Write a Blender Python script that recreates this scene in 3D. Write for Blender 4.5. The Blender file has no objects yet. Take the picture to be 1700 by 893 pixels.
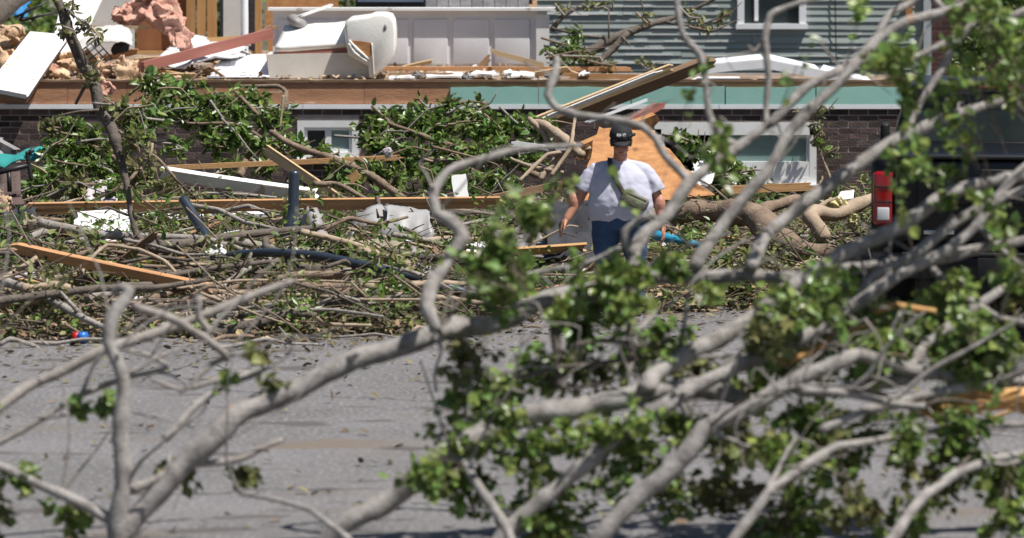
import bpy, bmesh, math, random
import numpy as np
from mathutils import Vector, Matrix, noise as mnoise

# ------------------------------------------------------------------ camera, sky, sun, exposure
sc = bpy.context.scene
C = sc.collection
FX = 5000.0      # focal length in photograph pixels
HZ = -150.0      # horizon row in photograph pixels
CH = 3.75        # camera height in metres
FW, FH = 1164.0, 611.6   # framed columns 28..1192, rows 0..611 of the photograph
FLEFT, FTOP = 28.0, 0.0
cam = bpy.data.cameras.new('camera')
cam_o = bpy.data.objects.new('camera', cam); C.objects.link(cam_o)
cam_o.location = (0, 0, CH); cam_o.rotation_euler = (math.pi / 2, 0, 0)
cam.sensor_width = 36; cam.lens = FX / FW * 36
cam.shift_x = (FLEFT + FW / 2 - 600) / FW; cam.shift_y = (HZ - (FTOP + FH / 2)) / FW
cam.clip_end = 3000
cam.dof.use_dof = True; cam.dof.focus_distance = 41.0; cam.dof.aperture_fstop = 2.3
sc.camera = cam_o

SUN_DIR = Vector((0.46, -0.25, 1.05)).normalized()      # towards the sun
world = bpy.data.worlds.new('World'); sc.world = world; world.use_nodes = True
wn = world.node_tree.nodes
sky = wn.new('ShaderNodeTexSky'); sky.sky_type = 'NISHITA'; sky.sun_disc = False
sky.sun_elevation = math.asin(SUN_DIR.z)
sky.sun_rotation = math.atan2(SUN_DIR.x, SUN_DIR.y)
world.node_tree.links.new(sky.outputs[0], wn['Background'].inputs[0])
wn['Background'].inputs[1].default_value = 0.052
sun = bpy.data.lights.new('sun', 'SUN'); sun.energy = 5.0; sun.angle = math.radians(0.5); sun.color = (1, 0.965, 0.91)
sun_o = bpy.data.objects.new('sun', sun); C.objects.link(sun_o)
sun_o.rotation_euler = SUN_DIR.to_track_quat('Z', 'Y').to_euler()
sc.view_settings.view_transform = 'Standard'; sc.view_settings.look = 'None'
sc.view_settings.exposure = 0.45; sc.view_settings.gamma = 1
sc.cycles.use_denoising = True
sc.cycles.max_bounces = 6; sc.cycles.transparent_max_bounces = 8

rnd = random.Random(7)
rng = np.random.default_rng(7)

def P(x, y, Y):
    """photograph pixel at distance Y -> point in the place"""
    return Vector(((x - 600) / FX * Y, Y, CH - (y - HZ) / FX * Y))

def PXW(px, Y): return px / FX * Y

# ------------------------------------------------------------------ materials
MATS = {}
def M(name, col, col2=None, rough=0.75, scale=6.0, stretch=(1, 1, 1), bump=0.0, bscale=40.0, metal=0.0,
      rand=0.0, spec=0.35, spots=None, spot_scale=3.0, spot_at=0.62, trans=0.0, coat=0.0, detail=6, hue=0.0):
    if name in MATS: return MATS[name]
    m = bpy.data.materials.new(name); m.use_nodes = True
    nt = m.node_tree; N = nt.nodes; L = nt.links
    b = N['Principled BSDF']
    b.inputs['Roughness'].default_value = rough; b.inputs['Metallic'].default_value = metal
    b.inputs['Specular IOR Level'].default_value = spec
    if coat: b.inputs['Coat Weight'].default_value = coat; b.inputs['Coat Roughness'].default_value = 0.04
    tc = N.new('ShaderNodeTexCoord'); mp = N.new('ShaderNodeMapping'); mp.inputs['Scale'].default_value = stretch
    L.new(tc.outputs['Object'], mp.inputs['Vector'])
    no = N.new('ShaderNodeTexNoise'); no.inputs['Scale'].default_value = scale; no.inputs['Detail'].default_value = detail
    no.inputs['Roughness'].default_value = 0.65
    L.new(mp.outputs[0], no.inputs['Vector'])
    if col2 is None: col2 = tuple(c * 0.72 for c in col)
    mx = N.new('ShaderNodeMix'); mx.data_type = 'RGBA'
    rp = N.new('ShaderNodeMapRange'); rp.inputs['From Min'].default_value = 0.33; rp.inputs['From Max'].default_value = 0.67
    L.new(no.outputs['Fac'], rp.inputs['Value']); L.new(rp.outputs[0], mx.inputs['Factor'])
    mx.inputs['A'].default_value = (*col, 1); mx.inputs['B'].default_value = (*col2, 1)
    out = mx.outputs['Result']
    if spots is not None:
        n2 = N.new('ShaderNodeTexNoise'); n2.inputs['Scale'].default_value = spot_scale; n2.inputs['Detail'].default_value = 3
        L.new(mp.outputs[0], n2.inputs['Vector'])
        r2 = N.new('ShaderNodeMapRange'); r2.inputs['From Min'].default_value = spot_at; r2.inputs['From Max'].default_value = spot_at + 0.05
        L.new(n2.outputs['Fac'], r2.inputs['Value'])
        m2 = N.new('ShaderNodeMix'); m2.data_type = 'RGBA'
        L.new(r2.outputs[0], m2.inputs['Factor']); L.new(out, m2.inputs['A']); m2.inputs['B'].default_value = (*spots, 1)
        out = m2.outputs['Result']
    if rand:
        ge = N.new('ShaderNodeNewGeometry'); oi = N.new('ShaderNodeObjectInfo')
        ad = N.new('ShaderNodeMath'); ad.operation = 'ADD'
        L.new(ge.outputs['Random Per Island'], ad.inputs[0]); L.new(oi.outputs['Random'], ad.inputs[1])
        fr = N.new('ShaderNodeMath'); fr.operation = 'FRACT'; L.new(ad.outputs[0], fr.inputs[0])
        mr = N.new('ShaderNodeMapRange'); mr.inputs['To Min'].default_value = 1 - rand; mr.inputs['To Max'].default_value = 1 + rand
        L.new(fr.outputs[0], mr.inputs['Value'])
        hs = N.new('ShaderNodeHueSaturation'); L.new(mr.outputs[0], hs.inputs['Value']); L.new(out, hs.inputs['Color'])
        if hue:
            f2 = N.new('ShaderNodeMath'); f2.operation = 'MULTIPLY_ADD'; f2.inputs[1].default_value = 7.31
            f2.inputs[2].default_value = 0.0; L.new(fr.outputs[0], f2.inputs[0])
            f3 = N.new('ShaderNodeMath'); f3.operation = 'FRACT'; L.new(f2.outputs[0], f3.inputs[0])
            f4 = N.new('ShaderNodeMapRange'); f4.inputs['To Min'].default_value = 0.5 - hue; f4.inputs['To Max'].default_value = 0.5 + hue
            L.new(f3.outputs[0], f4.inputs['Value']); L.new(f4.outputs[0], hs.inputs['Hue'])
        out = hs.outputs['Color']
    L.new(out, b.inputs['Base Color'])
    if bump:
        n3 = N.new('ShaderNodeTexNoise'); n3.inputs['Scale'].default_value = bscale; n3.inputs['Detail'].default_value = 5
        L.new(mp.outputs[0], n3.inputs['Vector'])
        bu = N.new('ShaderNodeBump'); bu.inputs['Strength'].default_value = bump; bu.inputs['Distance'].default_value = 0.02
        L.new(n3.outputs['Fac'], bu.inputs['Height']); L.new(bu.outputs[0], b.inputs['Normal'])
    if trans:
        tr = N.new('ShaderNodeBsdfTranslucent'); ms = N.new('ShaderNodeMixShader'); ms.inputs[0].default_value = trans
        L.new(out, tr.inputs['Color']); L.new(b.outputs[0], ms.inputs[1]); L.new(tr.outputs[0], ms.inputs[2])
        L.new(ms.outputs[0], N['Material Output'].inputs['Surface'])
    MATS[name] = m
    return m

GR = (0.25, 6, 6)   # grain along local x
M('brick', (0.105, 0.070, 0.060), (0.066, 0.048, 0.046), 0.85, 9, rand=0.45, hue=0.02, bump=0.5, bscale=60)
M('chimney_brick', (0.10, 0.036, 0.028), (0.06, 0.026, 0.024), 0.85, 9, rand=0.4, hue=0.015, bump=0.5, bscale=60)
M('mortar', (0.40, 0.345, 0.32), (0.29, 0.25, 0.235), 0.95, 4, bump=0.4)
M('osb', (0.47, 0.235, 0.095), (0.28, 0.125, 0.05), 0.85, 7, (1, 1, 2.2), spots=(0.17, 0.085, 0.04), spot_scale=3.5, spot_at=0.67, rand=0.12, bump=0.25, bscale=50)
M('deck_wood', (0.30, 0.22, 0.155), (0.20, 0.14, 0.10), 0.9, 2, rand=0.15, bump=0.3, spots=(0.42, 0.38, 0.33), spot_scale=3, spot_at=0.6)
M('rim_wood', (0.44, 0.235, 0.13), (0.30, 0.15, 0.085), 0.85, 3.5, (0.6, 3, 3), rand=0.14, bump=0.3, spots=(0.5, 0.33, 0.22), spot_scale=4.5, spot_at=0.66)
M('lumber', (0.52, 0.295, 0.135), (0.36, 0.19, 0.085), 0.8, 4, GR, rand=0.18, hue=0.01, bump=0.35, spots=(0.19, 0.115, 0.065), spot_scale=6, spot_at=0.66)
M('lumber_pale', (0.58, 0.42, 0.25), (0.42, 0.29, 0.16), 0.8, 4, GR, rand=0.2, bump=0.3, spots=(0.25, 0.16, 0.09), spot_scale=6, spot_at=0.67)
M('lumber_old', (0.26, 0.16, 0.095), (0.15, 0.095, 0.06), 0.85, 4, GR, rand=0.3, bump=0.2)
M('red_wood', (0.34, 0.13, 0.10), (0.26, 0.10, 0.08), 0.6, 4, GR, bump=0.1)
M('mint_foam', (0.27, 0.50, 0.435), (0.31, 0.55, 0.48), 0.7, 2.5, rand=0.04, spots=(0.10, 0.20, 0.17), spot_scale=9, spot_at=0.715, bump=0.05)
M('white_paint', (0.80, 0.80, 0.80), (0.70, 0.69, 0.67), 0.5, 2.2, rand=0.04, spots=(0.46, 0.40, 0.33), spot_scale=6, spot_at=0.64)
M('white_wall', (0.72, 0.715, 0.74), (0.62, 0.61, 0.63), 0.6, 2.0, spots=(0.45, 0.42, 0.4), spot_scale=8, spot_at=0.735)
M('drywall', (0.62, 0.60, 0.57), (0.52, 0.50, 0.47), 0.9, 3, spots=(0.36, 0.3, 0.25), spot_scale=5, spot_at=0.68)
M('vinyl', (0.82, 0.83, 0.85), (0.74, 0.74, 0.76), 0.35, 3)
M('grey_siding', (0.29, 0.325, 0.31), (0.25, 0.285, 0.27), 0.55, 3, (0.4, 1, 2), rand=0.06, spots=(0.24, 0.27, 0.26), spot_scale=9, spot_at=0.70)
M('grey_trim', (0.42, 0.45, 0.47), (0.36, 0.39, 0.41), 0.5)
M('glass_dark', (0.02, 0.028, 0.03), (0.03, 0.04, 0.042), 0.06, 3, spec=0.6)
M('glass_green', (0.20, 0.29, 0.28), (0.16, 0.235, 0.225), 0.12, 3, spec=0.6)
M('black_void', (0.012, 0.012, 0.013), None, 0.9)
M('bark_grey', (0.33, 0.30, 0.275), (0.21, 0.185, 0.165), 0.9, 9, bump=0.5, bscale=45, spots=(0.46, 0.21, 0.085), spot_scale=3.3, spot_at=0.705)
M('bark_near', (0.38, 0.355, 0.335), (0.165, 0.148, 0.135), 0.9, 13, bump=0.6, bscale=70, spots=(0.50, 0.24, 0.11), spot_scale=4.2, spot_at=0.715)
M('bark_dark', (0.15, 0.125, 0.105), (0.085, 0.07, 0.058), 0.95, 9, bump=0.6, bscale=40)
M('bark_brown', (0.25, 0.185, 0.135), (0.15, 0.105, 0.075), 0.95, 10, bump=0.5, bscale=40)
M('bark_tan', (0.40, 0.315, 0.23), (0.28, 0.21, 0.15), 0.9, 8, bump=0.3)
M('twig', (0.215, 0.17, 0.13), (0.11, 0.085, 0.063), 0.95, 9, rand=0.5)
M('torn_wood', (0.58, 0.36, 0.15), (0.44, 0.23, 0.085), 0.85, 7, bump=0.5, rand=0.1)
M('leaf', (0.155, 0.235, 0.047), (0.09, 0.15, 0.03), 0.38, 3, rand=0.55, hue=0.03, trans=0.36, spec=0.6)
M('leaf_near', (0.225, 0.30, 0.07), (0.12, 0.19, 0.044), 0.36, 3, rand=0.5, hue=0.03, trans=0.36, spec=0.65)
M('leaf_olive', (0.20, 0.215, 0.075), (0.14, 0.145, 0.055), 0.5, 3, rand=0.5, hue=0.035, trans=0.3, spec=0.4)
M('leaf_dry', (0.17, 0.135, 0.075), (0.10, 0.085, 0.048), 0.9, 3, rand=0.6, hue=0.04)
M('chip', (0.40, 0.29, 0.18), (0.25, 0.17, 0.10), 0.9, 3, rand=0.6, hue=0.02)
M('ground', (0.105, 0.085, 0.060), (0.075, 0.078, 0.040), 0.97, 1.2, bump=0.6, bscale=9)
M('litter_soil', (0.085, 0.066, 0.047), (0.04, 0.032, 0.024), 0.97, 5, bump=1.0, bscale=18)
M('pink_wool', (0.70, 0.42, 0.33), (0.55, 0.28, 0.21), 0.98, 9, bump=0.8, bscale=70, rand=0.1, spots=(0.66, 0.45, 0.33), spot_scale=5, spot_at=0.6)
M('tan_wool', (0.68, 0.50, 0.33), (0.50, 0.31, 0.19), 0.98, 6, bump=0.8, bscale=70, rand=0.15, spots=(0.55, 0.3, 0.22), spot_scale=3, spot_at=0.62)
M('yellow_wool', (0.60, 0.54, 0.27), (0.48, 0.42, 0.22), 0.98, 6, bump=0.8, bscale=16)
M('navy_pipe', (0.022, 0.030, 0.045), (0.035, 0.045, 0.062), 0.33, 5, spec=0.5)
M('grey_metal', (0.30, 0.28, 0.27), (0.20, 0.185, 0.18), 0.5, 4, spots=(0.13, 0.10, 0.08), spot_scale=6, spot_at=0.65)
M('pale_metal', (0.36, 0.355, 0.35), (0.25, 0.245, 0.24), 0.45, 4, spots=(0.25, 0.2, 0.16), spot_scale=5, spot_at=0.68)
M('beige_cloth', (0.33, 0.28, 0.21), (0.24, 0.20, 0.15), 0.95, 4, bump=0.4, bscale=14)
M('lilac_cloth', (0.56, 0.50, 0.54), (0.46, 0.41, 0.45), 0.95, 4, bump=0.4, bscale=14)
M('dark_cloth', (0.028, 0.030, 0.036), (0.05, 0.05, 0.055), 0.9, 5, bump=0.4, bscale=14)
M('teal_cloth', (0.03, 0.27, 0.25), (0.02, 0.20, 0.19), 0.8, 4)
M('blue_cloth', (0.02, 0.21, 0.47), (0.015, 0.15, 0.36), 0.7, 4)
M('blue_plastic', (0.03, 0.26, 0.42), (0.025, 0.22, 0.36), 0.3, 3, spec=0.5)
M('red_plastic', (0.55, 0.015, 0.015), (0.45, 0.012, 0.012), 0.35)
M('can_blue', (0.03, 0.16, 0.55), (0.025, 0.13, 0.45), 0.3)
M('black_metal', (0.014, 0.014, 0.016), (0.025, 0.025, 0.028), 0.45, 6)
M('mesh_brown', (0.11, 0.075, 0.065), (0.08, 0.055, 0.05), 0.85, 40)
M('leather_white', (0.82, 0.80, 0.76), (0.74, 0.71, 0.66), 0.42, 3, bump=0.1, bscale=25, spots=(0.55, 0.45, 0.36), spot_scale=4, spot_at=0.73)
M('leather_base', (0.72, 0.68, 0.62), (0.60, 0.55, 0.48), 0.6, 2.5, spots=(0.42, 0.34, 0.26), spot_scale=6, spot_at=0.68)
M('shingle', (0.16, 0.155, 0.16), (0.10, 0.10, 0.105), 0.95, 12, rand=0.3, bump=0.5)
M('screen', (0.10, 0.135, 0.20), (0.13, 0.17, 0.24), 0.12, 1.5, spec=0.5)
M('truck_paint', (0.0025, 0.003, 0.0045), (0.0035, 0.004, 0.006), 0.30, 2, spec=0.28, coat=0.12)
M('truck_plastic', (0.012, 0.012, 0.013), None, 0.6)
M('chrome', (0.55, 0.56, 0.58), (0.45, 0.46, 0.48), 0.15, 3, metal=1.0)
M('red_lens', (0.27, 0.004, 0.006), (0.20, 0.003, 0.004), 0.12, 3, spec=0.6, coat=0.5)
M('white_lens', (0.62, 0.62, 0.62), (0.52, 0.52, 0.53), 0.15, 3, spec=0.6)
M('rubber', (0.016, 0.016, 0.016), None, 0.85, bump=0.3)
M('skin', (0.50, 0.245, 0.165), (0.43, 0.20, 0.13), 0.5, 12, spec=0.4)
M('shirt', (0.50, 0.50, 0.59), (0.44, 0.44, 0.53), 0.9, 5, bump=0.12, bscale=30)
M('denim', (0.045, 0.090, 0.175), (0.030, 0.062, 0.130), 0.9, 9, bump=0.25, bscale=40, spots=(0.06, 0.10, 0.18), spot_scale=3.2, spot_at=0.64)
M('cap_black', (0.012, 0.013, 0.016), (0.018, 0.02, 0.023), 0.8, 12)
M('thread_white', (0.7, 0.7, 0.7), None, 0.8)
M('hair', (0.055, 0.032, 0.018), (0.03, 0.018, 0.010), 0.5, 20, (4, 4, 0.5))
M('bag', (0.20, 0.185, 0.155), (0.14, 0.13, 0.105), 0.85, 9, bump=0.3)
M('strap', (0.075, 0.072, 0.07), None, 0.85)
M('eye_white', (0.6, 0.58, 0.55), None, 0.3)
M('lip', (0.36, 0.12, 0.10), None, 0.5)
M('iron', (0.02, 0.02, 0.022), None, 0.6)
M('flower', (0.6, 0.17, 0.05), (0.62, 0.3, 0.2), 0.7, rand=0.3)
M('wood_cabinet', (0.30, 0.13, 0.055), (0.22, 0.09, 0.04), 0.6, 4, (4, 4, 0.3), bump=0.1)
M('stud', (0.50, 0.285, 0.12), (0.38, 0.20, 0.08), 0.75, 4, (5, 5, 0.3), rand=0.15, bump=0.15)

def asphalt():
    m = bpy.data.materials.new('asphalt'); m.use_nodes = True; nt = m.node_tree; N = nt.nodes; L = nt.links; b = N['Principled BSDF']
    b.inputs['Roughness'].default_value = 0.9
    tc = N.new('ShaderNodeTexCoord')
    def noise(scale, st=(1, 1, 1), det=5):
        mp = N.new('ShaderNodeMapping'); mp.inputs['Scale'].default_value = st; L.new(tc.outputs['Object'], mp.inputs[0])
        n = N.new('ShaderNodeTexNoise'); n.inputs['Scale'].default_value = scale; n.inputs['Detail'].default_value = det
        L.new(mp.outputs[0], n.inputs['Vector']); return n.outputs['Fac']
    def mix(f, lo, hi, a, bcol):
        r = N.new('ShaderNodeMapRange'); r.inputs[1].default_value = lo; r.inputs[2].default_value = hi; L.new(f, r.inputs[0])
        x = N.new('ShaderNodeMix'); x.data_type = 'RGBA'; L.new(r.outputs[0], x.inputs['Factor'])
        if isinstance(a, tuple): x.inputs['A'].default_value = (*a, 1)
        else: L.new(a, x.inputs['A'])
        if isinstance(bcol, tuple): x.inputs['B'].default_value = (*bcol, 1)
        else: L.new(bcol, x.inputs['B'])
        return x.outputs['Result']
    c = mix(noise(0.9), 0.35, 0.65, (0.150, 0.142, 0.145), (0.105, 0.098, 0.098))
    c = mix(noise(26, det=6), 0.48, 0.70, c, (0.25, 0.24, 0.235))
    c = mix(noise(34, det=4), 0.56, 0.68, c, (0.07, 0.066, 0.066))
    c = mix(noise(1.0, (0.6, 1.1, 1)), 0.60, 0.72, c, (0.145, 0.115, 0.09))      # mud washed over it
    vo = N.new('ShaderNodeTexVoronoi'); vo.feature = 'DISTANCE_TO_EDGE'; vo.inputs['Scale'].default_value = 0.22
    mp = N.new('ShaderNodeMapping'); L.new(tc.outputs['Object'], mp.inputs[0])
    nv = N.new('ShaderNodeTexNoise'); nv.inputs['Scale'].default_value = 3; L.new(tc.outputs['Object'], nv.inputs['Vector'])
    av = N.new('ShaderNodeVectorMath'); av.operation = 'MULTIPLY_ADD'; av.inputs[1].default_value = (0.35, 0.35, 0)
    L.new(nv.outputs['Color'], av.inputs[0]); L.new(mp.outputs[0], av.inputs[2]); L.new(av.outputs[0], vo.inputs['Vector'])
    c = mix(vo.outputs['Distance'], 0.002, 0.006, (0.05, 0.046, 0.043), c)
    c = mix(noise(1.3, (0.8, 1.9, 1), 8), 0.60, 0.66, c, (0.085, 0.075, 0.07))
    L.new(c, b.inputs['Base Color'])
    bu = N.new('ShaderNodeBump'); bu.inputs['Strength'].default_value = 0.5; bu.inputs['Distance'].default_value = 0.01
    L.new(noise(90, det=3), bu.inputs['Height']); L.new(bu.outputs[0], b.inputs['Normal'])
    MATS['asphalt'] = m
asphalt()

# ------------------------------------------------------------------ mesh helpers
class MB:
    def __init__(s): s.v = []; s.f = []; s.mi = []; s.cur = 0; s.sm = []; s.smooth = False
    def add(s, vs, fs, smooth=None):
        o = len(s.v); s.v.extend([tuple(q) for q in vs]); s.f.extend([tuple(i + o for i in f) for f in fs])
        s.mi.extend([s.cur] * len(fs)); s.sm.extend([s.smooth if smooth is None else smooth] * len(fs))
    def box(s, c, d, rot=None):
        c = Vector(c); r = rot or Matrix.Identity(3)
        vs = [c + r @ Vector((x * d[0] / 2, y * d[1] / 2, z * d[2] / 2)) for x in (-1, 1) for y in (-1, 1) for z in (-1, 1)]
        s.add(vs, [(0, 1, 3, 2), (4, 6, 7, 5), (0, 4, 5, 1), (2, 3, 7, 6), (0, 2, 6, 4), (1, 5, 7, 3)], False)
    def bbox(s, c, d, bev=0.02, rot=None):
        """box with chamfered edges"""
        c = Vector(c); r = rot or Matrix.Identity(3); bm = bmesh.new(); bmesh.ops.create_cube(bm, size=1)
        for v in bm.verts: v.co = Vector((v.co.x * d[0], v.co.y * d[1], v.co.z * d[2]))
        bmesh.ops.bevel(bm, geom=bm.edges[:], offset=bev, segments=3, profile=0.5, affect='EDGES')
        bm.verts.index_update()
        s.add([c + r @ v.co for v in bm.verts], [[v.index for v in f.verts] for f in bm.faces], True); bm.free()
    def tube(s, pts, radii, seg=8, caps=True, wob=0.0, step=None):
        pts = [Vector(p) for p in pts]
        if step != 99 and (len(pts) > 2 or step): pts, radii = resample(pts, radii, step)
        n = len(pts); up = None; rings = []
        for i in range(n):
            t = (pts[min(i + 1, n - 1)] - pts[max(i - 1, 0)])
            if t.length < 1e-9: t = Vector((0, 0, 1))
            t.normalize()
            if up is None:
                up = t.orthogonal().normalized()
            else:
                up = (up - t * up.dot(t))
                up = up.normalized() if up.length > 1e-6 else t.orthogonal().normalized()
            w = t.cross(up); ring = []
            for k in range(seg):
                a = 2 * math.pi * k / seg; rr = radii[i] * (1 + (rnd.uniform(-wob, wob) if wob else 0))
                ring.append(pts[i] + up * (math.cos(a) * rr) + w * (math.sin(a) * rr))
            rings.append(ring)
        vs = [q for r in rings for q in r]; fs = []
        for i in range(n - 1):
            for k in range(seg):
                a = i * seg + k; b = i * seg + (k + 1) % seg
                fs.append((a, b, b + seg, a + seg))
        if caps: fs.append(tuple(range(seg))[::-1]); fs.append(tuple(range((n - 1) * seg, n * seg)))
        s.add(vs, fs, True)
    def ell(s, c, r, rot=None, sub=3, disp=0.0, dsc=4.0, seed=0.0):
        bm = bmesh.new(); bmesh.ops.create_icosphere(bm, subdivisions=sub, radius=1); rot = rot or Matrix.Identity(3); c = Vector(c)
        vs = []
        for v in bm.verts:
            q = Vector((v.co.x * r[0], v.co.y * r[1], v.co.z * r[2]))
            if disp:
                k = mnoise.fractal(q * dsc + Vector((seed, seed * 1.7, seed * 0.3)), 0.8, 2.0, 4)
                q = q + v.co * (k * disp)
            vs.append(c + rot @ q)
        bm.verts.index_update()
        s.add(vs, [[v.index for v in f.verts] for f in bm.faces], True); bm.free()
    def prism(s, poly, off):
        """closed prism: polygon of points, extruded by vector off"""
        n = len(poly); poly = [Vector(p) for p in poly]; off = Vector(off)
        s.add(poly + [p + off for p in poly], [tuple(range(n))[::-1], tuple(range(n, 2 * n))] + [(i, (i + 1) % n, n + (i + 1) % n, n + i) for i in range(n)], False)
    def sheet(s, c4, nu, nv, th, amp=0.0, fq=2.0, seed=0.0, jag=0.0, fn=None, smooth=True):
        """bent sheet with thickness between four corners (p00, p10, p11, p01)"""
        a, b, c, d = [Vector(q) for q in c4]
        nrm = (b - a).cross(d - a).normalized(); top = []; bot = []
        for j in range(nv + 1):
            for i in range(nu + 1):
                u = i / nu; v = j / nv; q = (a * (1 - u) + b * u) * (1 - v) + (d * (1 - u) + c * u) * v
                if jag and (i in (0, nu) or j in (0, nv)):
                    q = q + (b - a).normalized() * rnd.uniform(-jag, jag) + (d - a).normalized() * rnd.uniform(-jag, jag)
                h = amp * mnoise.fractal(q * fq + Vector((seed, seed, seed)), 0.9, 2.0, 3) if amp else 0
                if fn: h += fn(u, v)
                top.append(q + nrm * (h + th / 2)); bot.append(q + nrm * (h - th / 2))
        W = nu + 1; n = len(top); fs = []
        for j in range(nv):
            for i in range(nu):
                k = j * W + i; fs.append((k, k + 1, k + W + 1, k + W)); fs.append((n + k, n + k + W, n + k + W + 1, n + k + 1))
        for i in range(nu):
            fs.append((i, n + i, n + i + 1, i + 1)); k = nv * W + i; fs.append((k, k + 1, n + k + 1, n + k))
        for j in range(nv):
            k = j * W; fs.append((k, k + W, n + k + W, n + k)); k = j * W + nu; fs.append((k, n + k, n + k + W, k + W))
        s.add(top + bot, fs, smooth)
    def build(s, name, mats, parent=None, loc=None):
        """vertices are given in the place's coordinates; they are stored relative to loc / the parent"""
        if loc is None:
            if parent is not None: loc = wloc(parent)
            else:
                xs = np.array(s.v); loc = Vector(((xs[:, 0].min() + xs[:, 0].max()) / 2, (xs[:, 1].min() + xs[:, 1].max()) / 2, xs[:, 2].min()))
        loc = Vector(loc); me = bpy.data.meshes.new(name)
        me.from_pydata([(q[0] - loc.x, q[1] - loc.y, q[2] - loc.z) for q in s.v], [], s.f)
        if isinstance(mats, str): mats = [mats]
        for m in mats: me.materials.append(MATS[m])
        if len(mats) > 1: me.polygons.foreach_set('material_index', s.mi)
        me.polygons.foreach_set('use_smooth', s.sm); me.update()
        o = bpy.data.objects.new(name, me); C.objects.link(o)
        if parent is not None: o.parent = parent
        else: o.location = loc
        return o

def wloc(o):
    l = Vector(o.location)
    while o.parent is not None: o = o.parent; l = l + Vector(o.location)
    return l

def resample(pts, radii, step=None):
    """Catmull-Rom through the points"""
    n = len(pts); L = sum((pts[i + 1] - pts[i]).length for i in range(n - 1))
    step = step or max(L / 40, 0.03); op = []; orr = []
    for i in range(n - 1):
        p0 = pts[max(i - 1, 0)]; p1 = pts[i]; p2 = pts[i + 1]; p3 = pts[min(i + 2, n - 1)]
        k = max(2, int((p2 - p1).length / step))
        for j in range(k):
            t = j / k; t2 = t * t; t3 = t2 * t
            lin = p1 * (1 - t) + p2 * t; op.append(lin * .62 + .38 * 0.5 * ((2 * p1) + (p2 - p0) * t + (2 * p0 - 5 * p1 + 4 * p2 - p3) * t2 + (3 * p1 - p0 - 3 * p2 + p3) * t3))
            orr.append(radii[i] * (1 - t) + radii[i + 1] * t)
    op.append(pts[-1]); orr.append(radii[-1])
    return op, orr

def tag(o, label=None, cat=None, group=None, kind=None):
    if label: o['label'] = label
    if cat: o['category'] = cat
    if group: o['group'] = group
    if kind: o['kind'] = kind
    return o

def thing(name, label, cat, loc, group=None):
    o = bpy.data.objects.new(name, None); C.objects.link(o); o.location = loc; o.empty_display_size = 0.2
    return tag(o, label, cat, group)

def plank(name, p0, p1, w, t, mat, label=None, cat='plank', group=None, wdir=(0, 0, 1), jag=0.06, parent=None, warp=0.008):
    """board with its grain along local x and broken ends"""
    p0 = Vector(p0); p1 = Vector(p1); X = (p1 - p0); L = X.length; X.normalize()
    Yv = Vector(wdir); Yv = (Yv - X * X.dot(Yv)).normalized(); Z = X.cross(Yv)
    nw = 4; secs = [-L / 2, -L / 4, 0, L / 4, L / 2]; vs = []; bend = rnd.uniform(-warp, warp) * L
    for si, xx in enumerate(secs):
        for i in range(nw + 1):
            j = rnd.uniform(-jag, jag) if si in (0, 4) else 0
            for sgn in (-1, 1):
                vs.append((xx + j, (i / nw - 0.5) * w, sgn * t / 2 + bend * math.cos(xx / L * math.pi)))
    K = (nw + 1) * 2; fs = []
    for si in range(4):
        for i in range(nw):
            a = si * K + i * 2; fs.append((a, a + 2, a + K + 2, a + K)); fs.append((a + 1, a + K + 1, a + K + 3, a + 3))
        a = si * K; fs.append((a, a + K, a + K + 1, a + 1)); a = si * K + nw * 2; fs.append((a, a + 1, a + K + 1, a + K))
    for i in range(nw):
        a = i * 2; fs.append((a, a + 1, a + 3, a + 2)); a = 4 * K + i * 2; fs.append((a, a + 2, a + 3, a + 1))
    me = bpy.data.meshes.new(name); me.from_pydata(vs, [], fs); me.materials.append(MATS[mat]); me.update()
    o = bpy.data.objects.new(name, me); C.objects.link(o)
    mw = Matrix((X, Yv, Z)).transposed().to_4x4(); mw.translation = (p0 + p1) / 2
    if parent is not None:
        mw.translation -= wloc(parent); o.parent = parent
    o.matrix_local = mw
    if label: tag(o, label, cat, group)
    return o

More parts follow.
